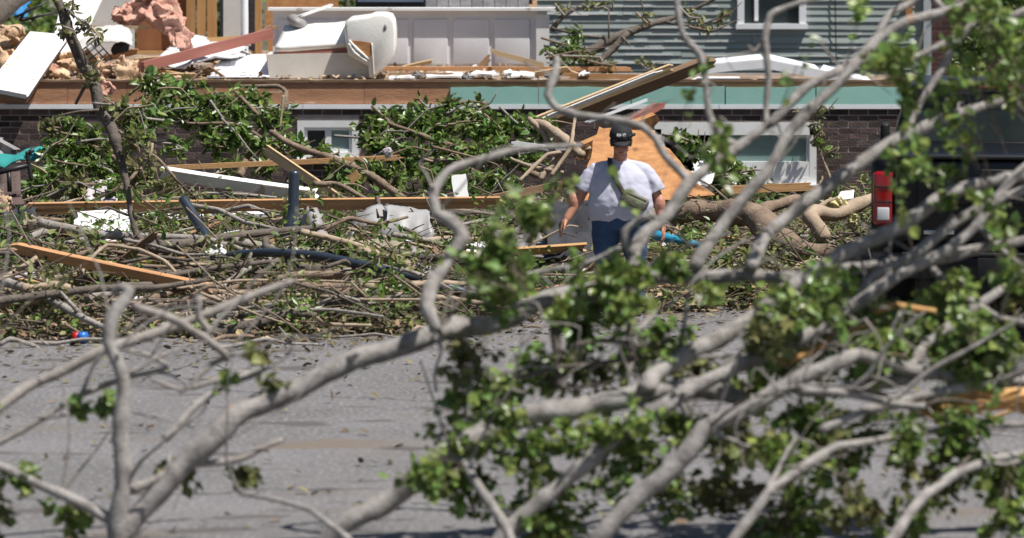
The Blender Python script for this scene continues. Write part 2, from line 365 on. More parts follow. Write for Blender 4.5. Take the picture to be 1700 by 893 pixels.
def leaf_mesh(name, cen, nor, up, size, mats, parent=None, mi=None, lobed=False, loc=None, extra=None):
    """one mesh of many folded leaves; extra = MB with twigs, second material"""
    cen = np.asarray(cen, float); n = len(cen)
    nor = nor / (np.linalg.norm(nor, axis=1, keepdims=True) + 1e-9)
    up = up - nor * (up * nor).sum(1, keepdims=True); up = up / (np.linalg.norm(up, axis=1, keepdims=True) + 1e-9)
    sd = np.cross(up, nor); s = np.asarray(size, float).reshape(-1, 1)
    if lobed: shp = [(0, 0, 0), (-.30, .10, .05), (-.44, .34, .10), (-.36, .62, .08), (-.17, .84, .0), (0, 1, -.08), (.17, .84, .0), (.36, .62, .08), (.44, .34, .10), (.30, .10, .05)]; half = 5
    else: shp = [(0, 0, 0), (-.24, .28, .06), (-.20, .68, .05), (0, 1, -.05), (.20, .68, .05), (.24, .28, .06)]; half = 3
    K = len(shp); v = np.empty((n, K, 3))
    for i, (a, b, c) in enumerate(shp): v[:, i] = cen + (sd * a + up * b + nor * c) * s
    base = np.arange(n) * K
    f1 = [tuple(range(0, half + 1))]; f2 = [tuple([0] + list(range(half, K)))]
    faces = []
    for b in base.tolist(): faces.append(tuple(b + i for i in f1[0])); faces.append(tuple(b + i for i in f2[0]))
    mbv = v.reshape(-1, 3)
    if loc is None: loc = wloc(parent) if parent is not None else Vector((mbv[:, 0].mean(), mbv[:, 1].mean(), mbv[:, 2].min()))
    mbv = mbv - np.array(loc); vl = mbv.tolist(); mid = [0] * len(faces)
    if extra is not None and extra.v:
        o0 = len(vl); vl += [(q[0] - loc[0], q[1] - loc[1], q[2] - loc[2]) for q in extra.v]
        faces += [tuple(i + o0 for i in f) for f in extra.f]; mid += [1] * len(extra.f)
    me = bpy.data.meshes.new(name); me.from_pydata(vl, [], faces)
    for m in mats: me.materials.append(MATS[m])
    if extra is not None and extra.v: me.polygons.foreach_set('material_index', mid)
    me.update()
    o = bpy.data.objects.new(name, me); C.objects.link(o)
    if parent is not None: o.parent = parent
    else: o.location = loc
    return o

def clump(name, c, r, n, size, mat, parent, squash=(1, 1, 0.8), lobed=False, twigs=True, hang=0.35, anchor=None):
    """leafy spray: twigs from an anchor fanning through an uneven volume, leaves along them"""
    c = np.array(c); k = max(3, n // 9); cen = []; up = []; ex = MB()
    anchor = np.array(anchor) if anchor is not None else c + np.array([rng.normal() * .2, rng.normal() * .2, -0.4]) * r
    for i in range(k):
        d = rng.normal(size=3); d /= np.linalg.norm(d) + 1e-9
        tip = c + d * np.array(squash) * r * rng.uniform(0.35, 1.15); a = anchor + (c - anchor) * rng.uniform(0, 0.8)
        mid = (a + tip) / 2 + rng.normal(size=3) * r * 0.12
        if twigs: ex.tube([Vector(a), Vector(mid), Vector(tip)], [size * .05, size * .04, size * .02], 3, False, step=r)
        m = max(3, int(n / k)); ts = rng.uniform(0.35, 1.05, m)
        for t in ts:
            p = a + (mid - a) * min(1, 2 * t) if t < 0.5 else mid + (tip - mid) * (2 * t - 1)
            cen.append(p + rng.normal(size=3) * size * 0.35); q = (tip - a) / (np.linalg.norm(tip - a) + 1e-9) * .6 + rng.normal(size=3) * 0.7; q[2] -= hang; up.append(q)
    N_ = len(cen); nor = rng.normal(size=(N_, 3)) * 0.75 + np.array([0.1, -0.2, 0.75])
    return tag(leaf_mesh(name, cen, nor, np.array(up), size * rng.uniform(0.45, 1.5, N_), [mat, 'twig'], parent, lobed=lobed, extra=ex), kind='stuff')

def tri(name, label, cat, mb, mats, group=None):
    return tag(mb.build(name, mats), label, cat, group)

def pxtube(mb, pts, seg=8, wob=0.06, step=None):
    """pts: (x, y, Y, radius in photograph px)"""
    P3 = [P(a[0], a[1], a[2]) for a in pts]; R = [PXW(a[3], a[2]) for a in pts]
    if len(P3) > 2: P3, R = resample(P3, R, step or max(.035, R[0] * .8))
    o_ = Vector((rnd.uniform(0, 99), 0, 0))
    for i in range(1, len(P3) - 1):
        q_ = P3[i]; P3[i] = q_ + Vector((mnoise.noise(q_ * 3.1 + o_), mnoise.noise(q_ * 3.3 - o_), mnoise.noise(q_ * 2.9 + o_ * 2))) * min(.05, R[i] * .95)
        R[i] *= 1 + .24 * mnoise.noise(q_ * 6 + o_) + .15 * mnoise.noise(q_ * 17 + o_)
    mb.tube(P3, R, seg, True, wob, 99)

# ------------------------------------------------------------------ ground, road, litter
def edge_Y(X):      # where the wreckage begins on the road
    t = min(1, max(0, (X + 1.2) / 2.4)); t = t * t * (3 - 2 * t)
    return 35.1 + 2.3 * t + 0.42 * mnoise.noise(Vector((X * 1.3, 3.3, 0))) + 0.25 * mnoise.noise(Vector((X * 4.1, 1.3, 0)))

def hgt(X, Y):      # height of the litter over the ground
    d = Y - edge_Y(X)
    if d < -0.6: return -0.03
    if X > 2.3 and Y < 42: base = 0.06
    else: base = 0.17 + .13 * min(1, max(0, (-X - .2) / 1.5))
    t = min(1, max(0, d / 3.6)); h = base * (t * t * (3 - 2 * t)) + 0.03 * min(1, max(0, d / .3))
    if Y > 45: h *= max(0.25, 1 - (Y - 45) / 4)
    k = min(1, max(0, (d + .1) / .8))
    h += k * (0.12 * mnoise.fractal(Vector((X * .9, Y * .9, 5)), .8, 2, 4) + 0.05 * mnoise.noise(Vector((X * 3.7, Y * 3.7, 2))))
    if d < 0: h = 0.007 + 0.022 * mnoise.noise(Vector((X * 2.3, Y * 5.1, 4))) + d * .035
    return h

g = MB(); g.add([(-900, -50, -.02), (900, -50, -.02), (900, 1500, -.02), (-900, 1500, -.02)], [(0, 1, 2, 3)])
tag(g.build('ground', 'ground', loc=(0, 0, 0)), kind='structure')
g = MB(); g.add([(-60, 10, .0), (60, 10, .0), (60, 37.9, .0), (-60, 37.9, .0)], [(0, 1, 2, 3)])
tag(g.build('road', 'asphalt', loc=(0, 0, 0)), kind='structure')
nx, ny = 170, 120
vs = []; fs = []
for j in range(ny + 1):
    for i in range(nx + 1):
        X = -8 + 16 * i / nx; Y = 34 + 14.3 * j / ny; vs.append((X, Y, hgt(X, Y)))
for j in range(ny):
    for i in range(nx): a = j * (nx + 1) + i; fs.append((a, a + 1, a + nx + 2, a + nx + 1))
g = MB(); g.add(vs, fs, True); tag(g.build('earth_bank', 'litter_soil', loc=(0, 0, 0)), kind='structure')

def on(x, Y, dz=0.0):
    """point on the litter under photograph column x at distance Y"""
    X = (x - 600) / FX * Y; return Vector((X, Y, max(0, hgt(X, Y)) + dz))

# litter: leaves, twigs, chips
def litter(n, size, mats, name, lab, cat, flat=0.6, y0=0.0, y1=9.5, lift=0.05, bias=1.6):
    cen = []; 
    while len(cen) < n:
        X = rng.uniform(-6.2, 5.2); e = edge_Y(X); Y = e - 0.15 + y0 + (y1 - y0) * rng.uniform() ** bias
        if Y > 48.2: continue
        if mnoise.noise(Vector((X * 1.3, Y * 1.3, 9))) < -0.15 and rng.uniform() < .6: continue
        cen.append((X, Y, max(0, hgt(X, Y)) + abs(rng.normal()) * lift + .004))
    cen = np.array(cen); nor = rng.normal(size=(n, 3)) * flat + np.array([0, -.15, 1]); up = rng.normal(size=(n, 3))
    return tag(leaf_mesh(name, cen, nor, up, size * rng.uniform(.5, 1.5, n), mats), lab, cat, kind='stuff')
litter(9000, 0.07, ['leaf_dry'], 'dry_leaf_litter', 'brown dry leaves strewn over the debris field', 'leaf litter')
litter(5200, 0.065, ['leaf_olive'], 'torn_leaf_litter', 'torn olive green leaves scattered through the debris', 'leaf litter', lift=0.09)
litter(4500, 0.07, ['leaf'], 'green_leaf_litter', 'small green leaves lying among the fallen sticks', 'leaf litter', lift=0.10)
litter(2600, 0.085, ['chip'], 'wood_chip_litter', 'splintered wood chips and shreds among the litter', 'wood chips', lift=0.05)

tw = MB()
for i in range(2600):
    X = rng.uniform(-6.2, 5.2); Y = edge_Y(X) - .1 + 8.5 * rng.uniform() ** 1.6; a = rng.normal(0, .75); L = rng.uniform(.15, .7) * (1 if i % 7 else 1.9)
    if Y > 48: continue
    z = max(0, hgt(X, Y)) + abs(rng.normal()) * .13 + .01; dz = rng.normal() * .22 * L
    d = Vector((math.cos(a) * L / 2, math.sin(a) * L / 2, dz)); c = Vector((X, Y, z)); r = rng.uniform(.003, .009) if i % 5 else rng.uniform(.008, .016)
    tw.tube([c - d, c + Vector((rng.normal(), rng.normal(), abs(rng.normal()))) * L * .06, c + d], [r, r * .9, r * .5], 4, False, step=L)
tag(tw.build('twig_litter', 'twig'), 'tangle of small broken twigs covering the debris field', 'twigs', kind='stuff')
for nm, mt, sd, lb in (('torn_foliage', 'leaf', 21, 'patches of torn green foliage heaped among the sticks'), ('wilted_foliage', 'leaf_olive', 33, 'patches of wilted olive foliage heaped among the sticks')):
    cen = []
    while len(cen) < 5200:
        X = rng.uniform(-6, 4.6); Y = edge_Y(X) + .1 + 7.5 * rng.uniform() ** 1.4
        k = mnoise.noise(Vector((X * 1.5 + sd, Y * 1.2, sd)))
        if Y > 47 or k < .2: continue
        cen.append((X, Y, max(0, hgt(X, Y)) + rng.uniform() * .55 * min(1, (k - .1) * 3)))
    n = len(cen); tag(leaf_mesh(nm, np.array(cen), rng.normal(size=(n, 3)) * .8 + np.array([0, -.2, .7]), rng.normal(size=(n, 3)), .075 * rng.uniform(.5, 1.3, n), [mt]), lb, 'foliage', kind='stuff')
# small bits out on the asphalt
cen = np.array([(rng.uniform(-5, 5), rng.uniform(24, 36.6), 0.012) for i in range(1900)]); n = len(cen)
cen[:1300, 1] = [edge_Y(x) - abs(rng.normal()) * 1.1 for x in cen[:1300, 0]]
tag(leaf_mesh('road_litter', cen, rng.normal(size=(n, 3)) * .35 + np.array([0, 0, 1]), rng.normal(size=(n, 3)), .06 * rng.uniform(.4, 1.6, n), ['leaf_dry']),
    'bits of leaf and bark scattered on the grey asphalt', 'road litter', kind='stuff')

# ------------------------------------------------------------------ wrecked brick house
YF = 48.5                                     # its front
FZ = P(0, 92, YF).z                           # floor deck
X0 = P(-60, 0, YF).x; X1 = P(1085, 0, YF).x
house = thing('brick_house', 'wrecked brick house stripped to its floor deck, with tan and mint band over dark brick', 'house', ((X0 + X1) / 2, YF, 0))
zb_top = P(0, 124, YF).z
BW, BH = 0.215, 0.0675
openings = [(P(366, 0, YF).x, P(436, 0, YF).x, P(0, 181, YF).z, P(0, 137, YF).z), (P(772, 0, YF).x, P(956, 0, YF).x, P(0, 209, YF).z, P(0, 139, YF).z)]
w = MB()
def wall_rect(mb, x0, x1, z0, z1, y, th):
    if x1 - x0 > 1e-3 and z1 - z0 > 1e-3: mb.box(((x0 + x1) / 2, y + th / 2, (z0 + z1) / 2), (x1 - x0, th, z1 - z0))
xs = [X0] + [q for o_ in openings for q in (o_[0], o_[1])] + [X1]
for i in range(0, len(xs), 2): wall_rect(w, xs[i], xs[i + 1], -0.2, zb_top, YF + 0.001, 0.2)
for o_ in openings:
    wall_rect(w, o_[0], o_[1], -0.2, o_[2], YF + 0.001, 0.2); wall_rect(w, o_[0], o_[1], o_[3], zb_top, YF + 0.001, 0.2)
wall = w.build('wall', 'mortar', house)
# side and back of the lower storey
w = MB(); w.box((X1 - 0.1, YF + 4.2, zb_top / 2 - .1), (0.2, 7.9, zb_top + .2)); w.box(((X0 + X1) / 2, YF + 8.2, .5), (X1 - X0, .2, 1.2)); w.build('rear_wall', 'mortar', house)
bvar = []
for k in range(4):
    bm = bmesh.new(); bmesh.ops.create_cube(bm, size=1)
    for v in bm.verts: v.co = Vector((v.co.x * (BW - .012), v.co.y * 0.07, v.co.z * (BH - .012))) + Vector((rnd.uniform(-.002, .002), rnd.uniform(-.003, .003), rnd.uniform(-.0015, .0015)))
    bmesh.ops.bevel(bm, geom=bm.edges[:], offset=0.003, segments=1, affect='EDGES')
    me = bpy.data.meshes.new('brick'); bm.to_mesh(me); bm.free(); me.materials.append(MATS['brick']); bvar.append(me)
seen = []; rest = []
row = 0; z = zb_top - BH / 2
while z > 0.02:
    x = X0 + (BW / 2 if row % 2 else BW)
    while x < X1 - 0.02:
        L = BW
        xc = x
        if xc + BW / 2 > X1: L = (X1 - (xc - BW / 2)); xc = (X1 + xc - BW / 2) / 2
        for o_ in openings:
            if o_[2] - .03 < z < o_[3] + .03:
                lo, hi = xc - BW / 2, xc + BW / 2
                if lo < o_[0] < hi and o_[0] - lo > .03: xc, L = (lo + o_[0]) / 2, o_[0] - lo
                elif lo < o_[1] < hi and hi - o_[1] > .03: xc, L = (hi + o_[1]) / 2, hi - o_[1]
        inside = any(o_[0] - .005 < xc < o_[1] + .005 and o_[2] - .03 < z < o_[3] + .03 for o_ in openings)
        if not inside:
            px = 600 + xc / YF * FX; py = HZ + (CH - z) / YF * FX
            pri = (px > 955 and py < 212) or (px < 240 and py < 172) or (222 < px < 305 and py < 192) or py < 139
            (seen if pri else rest).append((xc, z, L / BW, px, py))
        x += BW
    row += 1; z -= BH
rest.sort(key=lambda q: q[4]); extra_n = max(0, 300 - len(seen)); seen, rest = seen[:300] + rest[:extra_n], seen[300:] + rest[extra_n:]
for xc, z, sx, px, py in seen:
    o = bpy.data.objects.new('brick', bvar[rnd.randrange(4)]); C.objects.link(o); o.parent = wall
    o.location = Vector((xc, YF + 0.03 + rnd.uniform(-.002, .002), z)) - Vector(house.location); o.scale = (sx, 1, 1)
    o.rotation_euler = (0, rnd.uniform(-.006, .006), rnd.uniform(-.006, .006))
w = MB()
for xc, z, sx, px, py in rest: w.box((xc, YF + .03 + rnd.uniform(-.002, .002), z), ((BW * sx - .012), .07, BH - .012))
o = w.build('brickwork', 'brick', wall, loc=house.location); o['kind'] = 'stuff'

# sill strip, rim boards, mint foam panels
def front_strip(name, x0, x1, y0, y1, dep, proud, mat, jag=0.0, label=None):
    a = P(x0, y1, YF); b = P(x1, y0, YF)
    q = MB(); n = max(2, int((b.x - a.x) / .12)); top = []; bot = []
    for i in range(n + 1):
        xx = a.x + (b.x - a.x) * i / n
        top.append(Vector((xx, YF - proud, b.z + (rnd.uniform(-jag, jag * .4) if jag else 0)))); bot.append(Vector((xx, YF - proud, a.z)))
    poly = bot + top[::-1]; m = len(poly); off = Vector((0, dep, 0)); vs_ = poly + [p + off for p in poly]; fs_ = []
    for i in range(n): fs_.append((i, i + 1, m - 2 - i, m - 1 - i)); fs_.append((m + i, m + m - 1 - i, m + m - 2 - i, m + i + 1))
    for i in range(m): fs_.append((i, m + i, m + (i + 1) % m, (i + 1) % m))
    q.add(vs_, fs_, False)
    o = q.build(name, mat, house)
    if label: o['label'] = label
    return o
cuts = [-60, 22, 105, 172, 262, 330, 442, 540, 640, 745, 850, 958, 1085]
for i in range(len(cuts) - 1):
    front_strip('rim_board', cuts[i] + .25, cuts[i + 1] - .25, 93.5 + rnd.uniform(-.5, .5), 118, .04, 0.0 + rnd.uniform(0, .006), 'rim_wood', .006)
for x0, x1 in ((540, 640), (640.5, 745), (746, 852), (853, 955), (956, 1058)):
    front_strip('foam_panel', x0, x1 - .4, 98.5, 120.5, .028, .03 + rnd.uniform(0, .004), 'mint_foam', .012, 'mint green foam sheathing panel')
front_strip('deck_edge', -60, 1082, 90.5, 93.2, .06, .02, 'lumber_old', .008)
for x0, x1 in ((-60, 150), (150.5, 372), (372.5, 538), (538.5, 690), (690.5, 845), (845.5, 1082)):
    front_strip('sill_strip', x0, x1, 118.6, 123.6, .06, .035, 'vinyl')
# deck
q = MB()
xr = P(640, 0, YF).x
nb = 9
for i in range(nb):
    a = X0 + (xr - X0) * i / nb; b = X0 + (xr - X0) * (i + 1) / nb - .006
    q = MB(); q.box(((a + b) / 2, YF + 4.1, FZ - .012), (b - a, 8.1, .024)); q.build('deck_panel', 'deck_wood', house)
q = MB(); q.box(((xr + X1) / 2, YF + .75, FZ - .012), (X1 - xr - .02, 1.4, .024)); q.build('deck_panel', 'deck_wood', house)

# windows in the lower wall
def window(x0, x1, y0, y1, panes, head=.075, low=0.0):
    fr = MB(); a = P(x0, y1, YF); b = P(x1, y0, YF); t = .075; yc = YF - .012; d = .07
    W_ = b.x - a.x; H_ = b.z - a.z; cx = (a.x + b.x) / 2; cz = (a.z + b.z) / 2
    fr.box((cx, yc + d / 2, b.z - head / 2), (W_, d, head)); fr.box((cx, yc + d / 2, a.z + t / 2), (W_, d, t))
    for sx in (a.x + t / 2, b.x - t / 2): fr.box((sx, yc + d / 2, cz), (t, d, H_ - 2 * t))
    if low: fr.box((cx + W_ * .18, yc + d / 2 - .004, a.z + t + low / 2), (W_ * .6, d * .8, low))
    win = fr.build('window', 'white_paint', house)
    k = len(panes)
    xs_ = [a.x + t] ; tot = W_ - 2 * t
    acc = a.x + t
    for i, (wd, mat) in enumerate(panes):
        l = acc; r = acc + tot * wd; acc = r
        s_ = MB(); st = .035
        for xx in (l + st / 2, r - st / 2): s_.box((xx, yc + .05, cz), (st, .05, H_ - 2 * t - .004))
        for zz in (a.z + t + st / 2, b.z - t - st / 2): s_.box(((l + r) / 2, yc + .05, zz), (r - l - 2 * st, .05, st))
        s_.build('sash', 'vinyl', win, loc=house.location)
        g_ = MB()
        if mat != 'black_void': g_.box(((l + r) / 2, yc + .06, cz), (r - l - 2 * st, .008, H_ - 2 * t - 2 * st)); g_.build('pane', mat, win, loc=house.location)
    s_ = MB(); s_.box((cx, yc - .01, a.z - .022), (W_ + .06, .11, .04)); s_.build('sill', 'white_paint', win, loc=house.location)
    # the dark room behind
    return win
window(366, 436, 137, 181, [(.5, 'glass_dark'), (.5, 'glass_green')])
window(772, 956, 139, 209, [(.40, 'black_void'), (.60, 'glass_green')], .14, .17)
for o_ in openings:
    r_ = MB(); r_.box(((o_[0] + o_[1]) / 2, YF + 1.2, (o_[2] + o_[3]) / 2), (o_[1] - o_[0] + .4, .05, o_[3] - o_[2] + .3)); r_.build('room_dark_sheet', 'black_void', house)  # black sheet behind each opening stands in for the darkness of the room

# ---- remains of the upper walls (standing on the deck)
def deckY(y): return FX * (CH - FZ) / (y - HZ)          # distance of a deck point seen at row y
white = MB()
YW = deckY(78)
a = P(338, 79, YW); b = P(650, 12, YW)
ww = thing('white_panel_wall', 'low white panelled half wall with a bright cap standing on the wrecked deck', 'half wall', ((a.x + b.x) / 2, YW, FZ))
white.box(((a.x + b.x) / 2, YW + .08, (FZ + b.z) / 2), (b.x - a.x, .12, b.z - FZ)); white.build('wall', 'white_wall', ww)
c_ = MB(); ca = P(333, 0, YW).x; cb = P(664, 0, YW).x; c_.box(((ca + cb) / 2, YW + .05, b.z + .017), (cb - ca, .26, .032)); c_.build('cap', 'white_paint', ww)
pcs = [342, 372, 408, 446, 496, 541, 588, 634]
for i in range(len(pcs) - 1):
    l = P(pcs[i] + 2, 0, YW).x; r = P(pcs[i + 1] - 4, 0, YW).x; zt = P(0, 22, YW).z; zb = FZ + .05
    q = MB(); q.bbox(((l + r) / 2, YW + .012, (zt + zb) / 2), (r - l, .03, zt - zb), .009); q.build('panel', 'white_wall', ww)
q = MB(); l = P(638, 0, YW).x; q.box(((l + b.x) / 2 + .01, YW - .005, (FZ + b.z) / 2 - .02), (b.x - l + .03, .05, b.z - FZ - .05)); q.build('corner_post', 'white_paint', ww)
q = MB(); l = P(664.5, 0, YW).x; r = P(697, 0, YW).x; q.box(((l + r) / 2, YW + .06, P(0, 16, YW).z), (r - l, .05, .03)); q.build('broken_rail', 'white_paint', ww)

# television lying on its ledge behind
YT = YW + .5
a = P(432, 8, YT); b = P(512, -38, YT)
tv = thing('television', 'dark flat television with pale blue grey screen behind the white half wall', 'television', ((a.x + b.x) / 2, YT, FZ))
q = MB(); q.bbox(((a.x + b.x) / 2, YT + .03, (a.z + b.z) / 2), (b.x - a.x, .05, b.z - a.z), .012); q.build('case', 'black_metal', tv)
q = MB(); q.box(((a.x + b.x) / 2, YT, (a.z + b.z) / 2 + .015), (b.x - a.x - .05, .006, b.z - a.z - .09)); q.build('screen', 'screen', tv)
q = MB(); q.box(((a.x + b.x) / 2, YT + .06, (FZ + a.z) / 2), (.10, .05, a.z - FZ)); q.build('stand', 'black_metal', tv)

# slab of roof shingles behind
YS = YW + 2.6
rf = thing('fallen_roof_piece', 'grey shingled piece of roof lying behind the white half wall', 'roof piece', P(570, 60, YS))
q = MB(); q.sheet([P(512, 40, YS - .3), P(640, 40, YS - .3), P(636, -50, YS + 1.2), P(515, -50, YS + 1.2)], 2, 2, .05, smooth=False); q.build('decking', 'lumber_old', rf)
q = MB(); q.prism([P(512, 40, YS - .25), P(636, 40, YS - .25), P(632, 62, YS - .2), P(512, 62, YS - .2)], (0, .5, 0)); q.build('base', 'lumber_old', rf)
for j in range(7):
    for i in range(9):
        u0 = i / 9 + (0.05 if j % 2 else 0); y0 = 36 - j * 12
        x0 = 512 + 118 * u0; pa = P(x0, y0, YS - .38 + j * .2); pb = P(x0 + 12.4, y0, YS - .38 + j * .2); pc = P(x0 + 12.4, y0 - 13, YS - .2 + j * .2); pd = P(x0, y0 - 13, YS - .2 + j * .2)
        q = MB(); q.sheet([pa, pb, pc, pd], 1, 1, .012, smooth=False); q.build('shingle', 'shingle', rf)

# timber studs, torn walls at upper left
YA = deckY(62)
st = thing('stud_wall', 'broken timber stud wall with torn brown panel at the back of the deck', 'stud wall', (P(255, 0, YA).x, YA, FZ))
for x0, x1, top, m in ((240, 250, -110, 'stud'), (252, 262, -110, 'stud'), (263.5, 274, -130, 'stud'), (318, 325, -90, 'stud')):
    a = P(x0, 0, YA).x; b = P(x1, 0, YA).x; zt = P(0, top, YA).z
    q = MB(); q.box(((a + b) / 2, YA + rnd.uniform(0, .05), (FZ + zt) / 2), (b - a, .09, zt - FZ)); q.build('stud', m, st)
q = MB(); a = P(182, 0, YA).x; b = P(240, 0, YA).x; q.box(((a + b) / 2, YA + .18, FZ + .65), (b - a, .03, 1.3)); q.build('backing_panel', 'wood_cabinet', st)
q = MB(); a = P(182, 0, YA).x; b = P(326, 0, YA).x; q.box(((a + b) / 2, YA + .05, FZ + .022), (b - a, .1, .04)); q.build('sole_plate', 'lumber', st)
q = MB(); a = P(276, 0, YA).x; b = P(320, 0, YA).x; q.box(((a + b) / 2, YA + .4, FZ + .65), (b - a, .05, 1.3)); q.build('dark_back', 'dark_cloth', st)

def panelthing(name, label, cat, c4, th, mat, nu=6, nv=6, amp=0.0, fq=2.0, jag=0.0, fn=None, group=None, smooth=False):
    q = MB(); q.sheet(c4, nu, nv, th, amp, fq, rnd.uniform(0, 50), jag, fn, smooth)
    return tri(name, label, cat, q, mat, group)

panelthing('osb_sheet', 'orange sheet of strand board standing behind the armchair', 'strand board',
           [P(331, 60, deckY(66)), P(418, 60, deckY(66)), P(410, -62, deckY(66) + .1), P(334, -38, deckY(66) + .1)], .02, 'osb', jag=.03)
panelthing('drywall_panel', 'pale upright wall panel left of the pink insulation', 'wall panel',
           [P(112, 62, deckY(66)), P(180, 62, deckY(66)), P(180, -74, deckY(66)), P(112, -90, deckY(66))], .05, 'drywall', jag=.02)
panelthing('leaning_white_board', 'bright white board leaning before the pale wall panel', 'board',
           [P(84, 62, 49.9), P(116, 62, 49.9), P(172, -60, 51.2), P(112, -60, 51.2)], .03, 'white_paint', jag=.01)
panelthing('grey_door_panel', 'grey door panel standing beside the timber studs', 'door panel',
           [P(282, 45, deckY(68)), P(302, 45, deckY(68)), P(302, -80, deckY(68)), P(282, -70, deckY(68))], .04, 'drywall')
q = MB(); q.tube([P(306, 60, 51.6), P(306, 20, 51.6), P(305, -60, 51.6)], [.045, .045, .045], 10); tri('white_pipe', 'white upright pipe beside the grey door panel', 'pipe', q, 'vinyl')

# white door slab hanging over the deck edge
dr = thing('white_door_slab', 'thick white door slab tilted over the edge of the deck', 'door', P(40, 92, 48.2))
c4 = [P(12, 101, 47.75), P(58, 110, 47.75), P(105, 42, 49.6), P(62, 38, 49.6)]
q = MB(); q.sheet(c4, 2, 2, .05, smooth=False); q.build('face', 'white_paint', dr)
nn = (c4[1] - c4[0]).cross(c4[3] - c4[0]).normalized() * -.055
q = MB(); q.sheet([p + nn for p in c4], 3, 3, .05, smooth=False, jag=.006); q.build('core', 'lumber_old', dr)
q = MB(); q.tube([P(58.5, 110, 47.72), P(82, 75, 48.7), P(105.5, 42, 49.55)], [.012, .012, .012], 6); q.build('edge_strip', 'vinyl', dr)

# insulation
def wool(name, label, pts, mat, cat='insulation', disp=.10, group=None):
    q = MB()
    for (x, y, Y, rx, ry, rz, ang) in pts:
        c = P(x, y, Y); q.ell(c, (PXW(rx, Y) * .8, ry * .8, PXW(rz, Y) * .8), Matrix.Rotation(ang, 3, 'Y'), 4, disp * .2, 3, rnd.uniform(0, 90))
        for k in range(5 if disp > .045 else 2):
            R_ = Matrix.Rotation(ang + rnd.gauss(0, .5), 3, 'Y') @ Matrix.Rotation(rnd.uniform(-.9, .9), 3, 'X') @ Matrix.Rotation(rnd.uniform(-.6, .6), 3, 'Z')
            u = R_ @ Vector((PXW(rx, Y) * rnd.uniform(.5, .95), 0, 0)); v = R_ @ Vector((0, 0, PXW(rz, Y) * rnd.uniform(.5, .95))); o_ = c + Vector((rnd.gauss(0, .3) * PXW(rx, Y), -ry * rnd.uniform(.1, .7), rnd.gauss(0, .3) * PXW(rz, Y)))
            q.sheet([o_ - u - v, o_ + u - v, o_ + u + v, o_ - u + v], 14, 10, .035, disp * .75, 2.6, rnd.uniform(0, 90), disp * .12)
    return tri(name, label, cat, q, mat, group)
wool('pink_insulation', 'torn pink insulation batt hanging down beside the timber studs',
     [(176, 16, 50.6, 16, .12, 8, .3), (192, 10, 50.6, 16, .13, 10, -.2), (212, 12, 50.5, 15, .14, 17, .5), (225, 30, 50.4, 12, .13, 18, -.35), (237, 46, 50.3, 9, .12, 12, -.5), (205, -6, 50.6, 20, .13, 10, 0), (196, -28, 50.6, 14, .12, 16, .2), (190, -52, 50.6, 12, .12, 14, .1), (168, 22, 50.6, 7, .08, 4, .4)], 'pink_wool')
wool('tan_insulation', 'heap of tan insulation shreds at the left end of the deck',
     [(18, 55, 49.8, 22, .3, 14, .2), (40, 38, 50.2, 20, .3, 12, -.3), (30, 68, 49.4, 18, .25, 14, .5), (58, 52, 49.9, 16, .2, 9, -.6), (8, 72, 49.4, 14, .2, 12, 0)], 'tan_wool', disp=.16)
wool('cream_insulation', 'cream insulation tufts on the deck right of the white door slab',
     [(105, 72, 49.6, 16, .25, 10, .2), (125, 66, 49.9, 14, .2, 9, -.2), (150, 80, 49.2, 18, .25, 7, 0), (172, 82, 49.1, 20, .25, 7, .1), (96, 84, 49, 14, .2, 7, .1), (180, 74, 49.5, 12, .2, 6, .1)], 'tan_wool', disp=.13)
wool('pink_tuft', 'small pink insulation tuft stuck to the brown band under the deck', [(149, 100, 48.3, 9, .05, 7, .6)], 'pink_wool', disp=.05)
wool('yellow_insulation', 'pale yellow insulation scrap draped over the curved tan limb', [(985, 236, 40.6, 12, .06, 5, .2), (996, 252, 40.55, 5, .05, 10, .1), (975, 232, 40.6, 10, .05, 4, 0)], 'yellow_wool', disp=.05)

plank('red_beam', P(190, 76, 48.9), P(336, 38, 50.2), .11, .07, 'red_wood', 'dull red painted beam slanting across the deck', 'beam', jag=.01)
panelthing('ribbed_white_panel', 'white ribbed siding panel lying left of the armchair', 'siding panel',
           [P(263, 88, 48.9), P(334, 88, 48.9), P(330, 62, 50.1), P(285, 62, 50.1)], .012, 'vinyl', 4, 24, fn=lambda u, v: .012 * ((v * 6) % 1))
panelthing('white_sheeting', 'crumpled white sheeting under the red beam', 'sheeting',
           [P(200, 74, 49.4), P(300, 66, 49.4), P(312, 48, 51.4), P(228, 47, 51.4)], .02, 'vinyl', 14, 8, .10, 2.5, .05, smooth=True)
panelthing('curled_white_sheet', 'curled white sheet on the insulation beside the black rack', 'sheeting',
           [P(110, 62, 49.6), P(180, 62, 49.6), P(178, 44, 50.3), P(120, 42, 50.3)], .012, 'drywall', 14, 6, .05, 2.5, .02, fn=lambda u, v: .16 * math.sin(u * 2.6), smooth=True)
rk = thing('wire_rack', 'black wire rack tipped on the insulation behind the snapped stem', 'rack', P(140, 84, 49.3))
for k in range(5):
    u = k / 4; q = MB(); q.tube([P(120 + 18 * u, 58 + 20 * u, 49.2), P(137 + 18 * u, 45 + 20 * u, 49.35)], [.009, .009], 6); q.build('rung', 'black_metal', rk)
for k in range(4):
    u = k / 3; q = MB(); q.tube([P(120 + 17 * u, 58 - 13 * u, 49.18), P(138 + 17 * u, 79 - 13 * u, 49.18)], [.009, .009], 6); q.build('rail', 'black_metal', rk)
q = MB(); q.ell(P(167, 54, 49.9), (.09, .08, .07), None, 3, .03, 6, 4); q.ell(P(158, 58, 49.9), (.05, .05, .05), None, 3, .02, 6, 5); tri('black_bundle', 'small black crumpled bundle on the white sheet beside the rack', 'bundle', q, 'dark_cloth')
